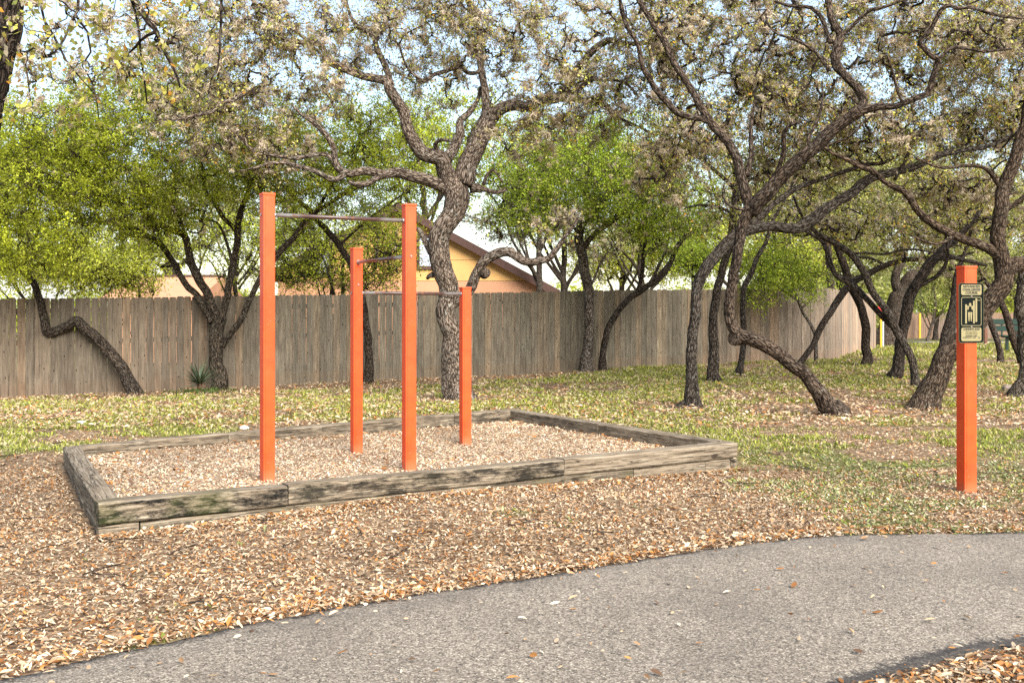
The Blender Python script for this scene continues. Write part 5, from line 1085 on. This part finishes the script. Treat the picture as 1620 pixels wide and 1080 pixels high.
# ------------------------------------------------------------------ small things
def build_small():
    # park bench
    D = 31; x0 = P(1576, 0, D)[0]; z0 = float(gz(x0 + .9, D)); e = empty('park_bench', (x0 + .9, D, z0), 'dark green park bench half hidden behind trunks at the right edge', 'bench')
    L_ = 1.9
    for k in range(4): link('seat_slat', bm_mesh('seat_slat', box_bm(L_, .10, .035, .008, 1, (x0 + .12 + L_ / 2, D - .22 + k * .115, z0 + .50))), M['green'], e)
    for k in range(2): link('back_slat', bm_mesh('back_slat', box_bm(L_, .03, .17, .008, 1, (x0 + L_ / 2, D + .28, z0 + .72 + k * .205))), M['green'], e)
    for xx in (x0 + .32, x0 + L_ - .3):
        bm = box_bm(.07, .07, .5, 0, 1, (xx, D - .02, z0 + .24)); bmesh.ops.create_cube(bm, size=1, matrix=Matrix.Translation((xx, D + .03, z0 + .46)) @ Matrix.Diagonal((.05, .5, .045, 1)))
        bmesh.ops.create_cube(bm, size=1, matrix=Matrix.Translation((xx, D + .31, z0 + .72)) @ Matrix.Diagonal((.05, .03, .55, 1))); link('leg', bm_mesh('leg', bm), M['green'], e)
    # yellow post and blue-white pole with a small sign at the fence corner
    p = P(1393.5, 547, 35); zg = float(gz(p[0], p[1])); o = link('yellow_post', bm_mesh('yellow_post', box_bm(.06, .06, 1.1, .008, 1, (0, 0, .5))), M['ypaint']); o.location = (p[0], p[1], zg); tag(o, 'short thin yellow post at the far corner of the fence', 'post')
    p = P(1397, 547, 35.6); zg = float(gz(p[0], p[1])); e = empty('warning_sign', (p[0], p[1], zg), 'pale pole carrying a small red and yellow sign behind crossing trunks', 'sign')
    link('pole', bm_mesh('pole', box_bm(.05, .05, 1.7, .01, 1, (p[0], p[1], zg + .83))), M['white'], e)
    bm = bmesh.new(); bmesh.ops.create_cube(bm, size=1, matrix=Matrix.Translation((p[0] - .06, p[1] - .04, zg + 1.42)) @ Matrix.Rotation(R(45), 4, 'Y') @ Matrix.Diagonal((.26, .02, .26, 1))); link('sign_plate', bm_mesh('sign_plate', bm), M['red'], e)
    bm = bmesh.new(); bmesh.ops.create_cube(bm, size=1, matrix=Matrix.Translation((p[0] - .14, p[1] - .045, zg + 1.60)) @ Matrix.Rotation(R(45), 4, 'Y') @ Matrix.Diagonal((.16, .02, .16, 1))); link('sign_plate', bm_mesh('sign_plate', bm), M['ypaint'], e)
    p = P(1559, 548, 42); zg = float(gz(p[0], p[1])); o = link('wooden_post', bm_mesh('wooden_post', box_bm(.12, .12, 1.0, .01, 1, (0, 0, .2))), M['post']); o.location = (p[0], p[1], zg); tag(o, 'short red-brown wooden post on the lawn left of the green bench', 'post')
    # rock and broken wood
    def lump(name, u, v, sx, sy, sz, mat, label, cat, sd):
        D = hit(u, v); p = P(u, v, D); bm = bmesh.new(); bmesh.ops.create_icosphere(bm, subdivisions=3, radius=1)
        V = np.array([v_.co[:] for v_ in bm.verts]); k = .75 + .5 * fbm(V * 1.6 + sd, sd, 3)
        for v_, kk in zip(bm.verts, k): v_.co = Vector((v_.co.x * sx * kk, v_.co.y * sy * kk, v_.co.z * sz * kk))
        o = link(name, bm_mesh(name, bm, True), M[mat]); o.location = (p[0], p[1] + sy * .5, p[2] + sz * .45); tag(o, label, cat)
    lump('rock', 1597, 619, .10, .08, .075, 'rock', 'small brown rock on the grass beside the right edge trunk', 'rock', 2)
    lump('broken_wood', 1378, 648, .11, .05, .035, 'post', 'short piece of dark wood lying left of the thick leaning oak', 'wood piece', 5)
    lump('stone', 128, 671, .07, .05, .03, 'conc', 'small pale stone in the grass behind the left corner of the timber border', 'stone', 8)
    lump('stone', 386, 679, .06, .04, .03, 'conc', 'small pale stone just behind the back timber left of the tallest orange post', 'stone', 9)
    lump('clod', 1140, 606 + 30, .10, .07, .03, 'rock', 'low brown clod of earth right of the slender flared oak', 'earth clod', 12)
    # black edging behind the box
    q = np.array([P(u, v, hit(u, v)) for u, v in ((668, 660), (690, 664), (712, 663), (735, 660), (768, 657))]); q[:, 2] = .14; q = q + np.array([0, -.35, 0])
    # yucca
    D = hit(316, 622); p = P(316, 622, D); e = link('yucca', None, None) if False else None
    r = np.random.default_rng(3); n = 150; az = r.random(n) * 6.283; el = np.arcsin(np.clip(r.uniform(-.12, .98, n), -.2, .98)); ln = r.uniform(.42, .62, n) * (1 - .15 * (el < .1))
    d = np.stack([np.cos(az) * np.cos(el), np.sin(az) * np.cos(el), np.sin(el)], -1); base = np.array([p[0], p[1], p[2] + .17])
    s = unit(np.cross(d, np.array([0, 0, 1.]) + 1e-3)); w_ = .011; c0 = base + d * .02; mid = base + d * ln[:, None] * .55; tip = base + d * ln[:, None] + np.array([0, 0, -.04])
    V = np.stack([c0 - s * w_, c0 + s * w_, mid + s * w_ * .9, tip, mid - s * w_ * .9], 1).reshape(-1, 3); F = (np.arange(n) * 5)[:, None] + np.array([[0, 1, 2, 4]]); F2 = (np.arange(n) * 5)[:, None] + np.array([[4, 2, 3]])
    pal = np.array([(.10, .14, .08), (.14, .18, .11), (.07, .10, .05), (.20, .21, .12)]); col = np.repeat(pal[r.integers(0, 4, n)], 5, 0)
    e = empty('yucca_plant', tuple(p), 'spiky grey-green yucca ball beside the many-stemmed tree', 'yucca')
    link('blades', mesh_np('blades', V, [F, F2], col), M['yucca'], e, 'stuff')
    bm = bmesh.new(); bmesh.ops.create_cone(bm, cap_ends=True, segments=10, radius1=.06, radius2=.04, depth=.2, matrix=Matrix.Translation((p[0], p[1], p[2] + .08))); link('stem', bm_mesh('stem', bm), M['post'], e)
    # low weeds round the yucca
    m = 500; cx = p[0] + r.normal(size=m) * .38 + .12; cy = p[1] - .25 + r.normal(size=m) * .16
    V, F, cc = leaf_cards(np.stack([cx, cy, gz(cx, cy) + r.random(m) * .10], -1), r.random(m) * 6.28, r.normal(size=m) * .7, r.uniform(.04, .08, m), r.uniform(.02, .035, m), np.zeros(m), pick([(.08, .14, .03), (.12, .18, .04)], m))
    link('low_weeds', mesh_np('low_weeds', V, F, cc), M['leaf'], kind='stuff')
    # pale strip of pavement far right
    xs = np.linspace(20, 75, 40); ya = 49 + .0 * xs; V = np.concatenate([np.stack([xs, ya, gz(xs, ya) + .03], -1), np.stack([xs, ya + 1.6, gz(xs, ya + 1.6) + .03], -1)]); i = np.arange(39)[:, None]
    link('pavement', mesh_np('pavement', V, [np.concatenate([i, i + 1, i + 41, i + 40], 1)]), M['conc'], kind='structure')
# ------------------------------------------------------------------ build: setting first, then trees, then things
import time as _t
_t0 = _t.time()
build_ground(); build_path(); build_mulch()
build_houses(); build_fences()
build_trees(); build_woodland()
rng = np.random.default_rng(77)
build_box(); build_bars(); build_sign(); build_small()
build_grass(); build_litter()
_tr = sum(max(1, len(o.data.polygons)) * (2 if len(o.data.polygons) and o.data.polygons[0].loop_total == 4 else 1) for o in C.objects if o.type == 'MESH')
print('BUILD', round(_t.time() - _t0, 1), 's, about', _tr, 'triangles')
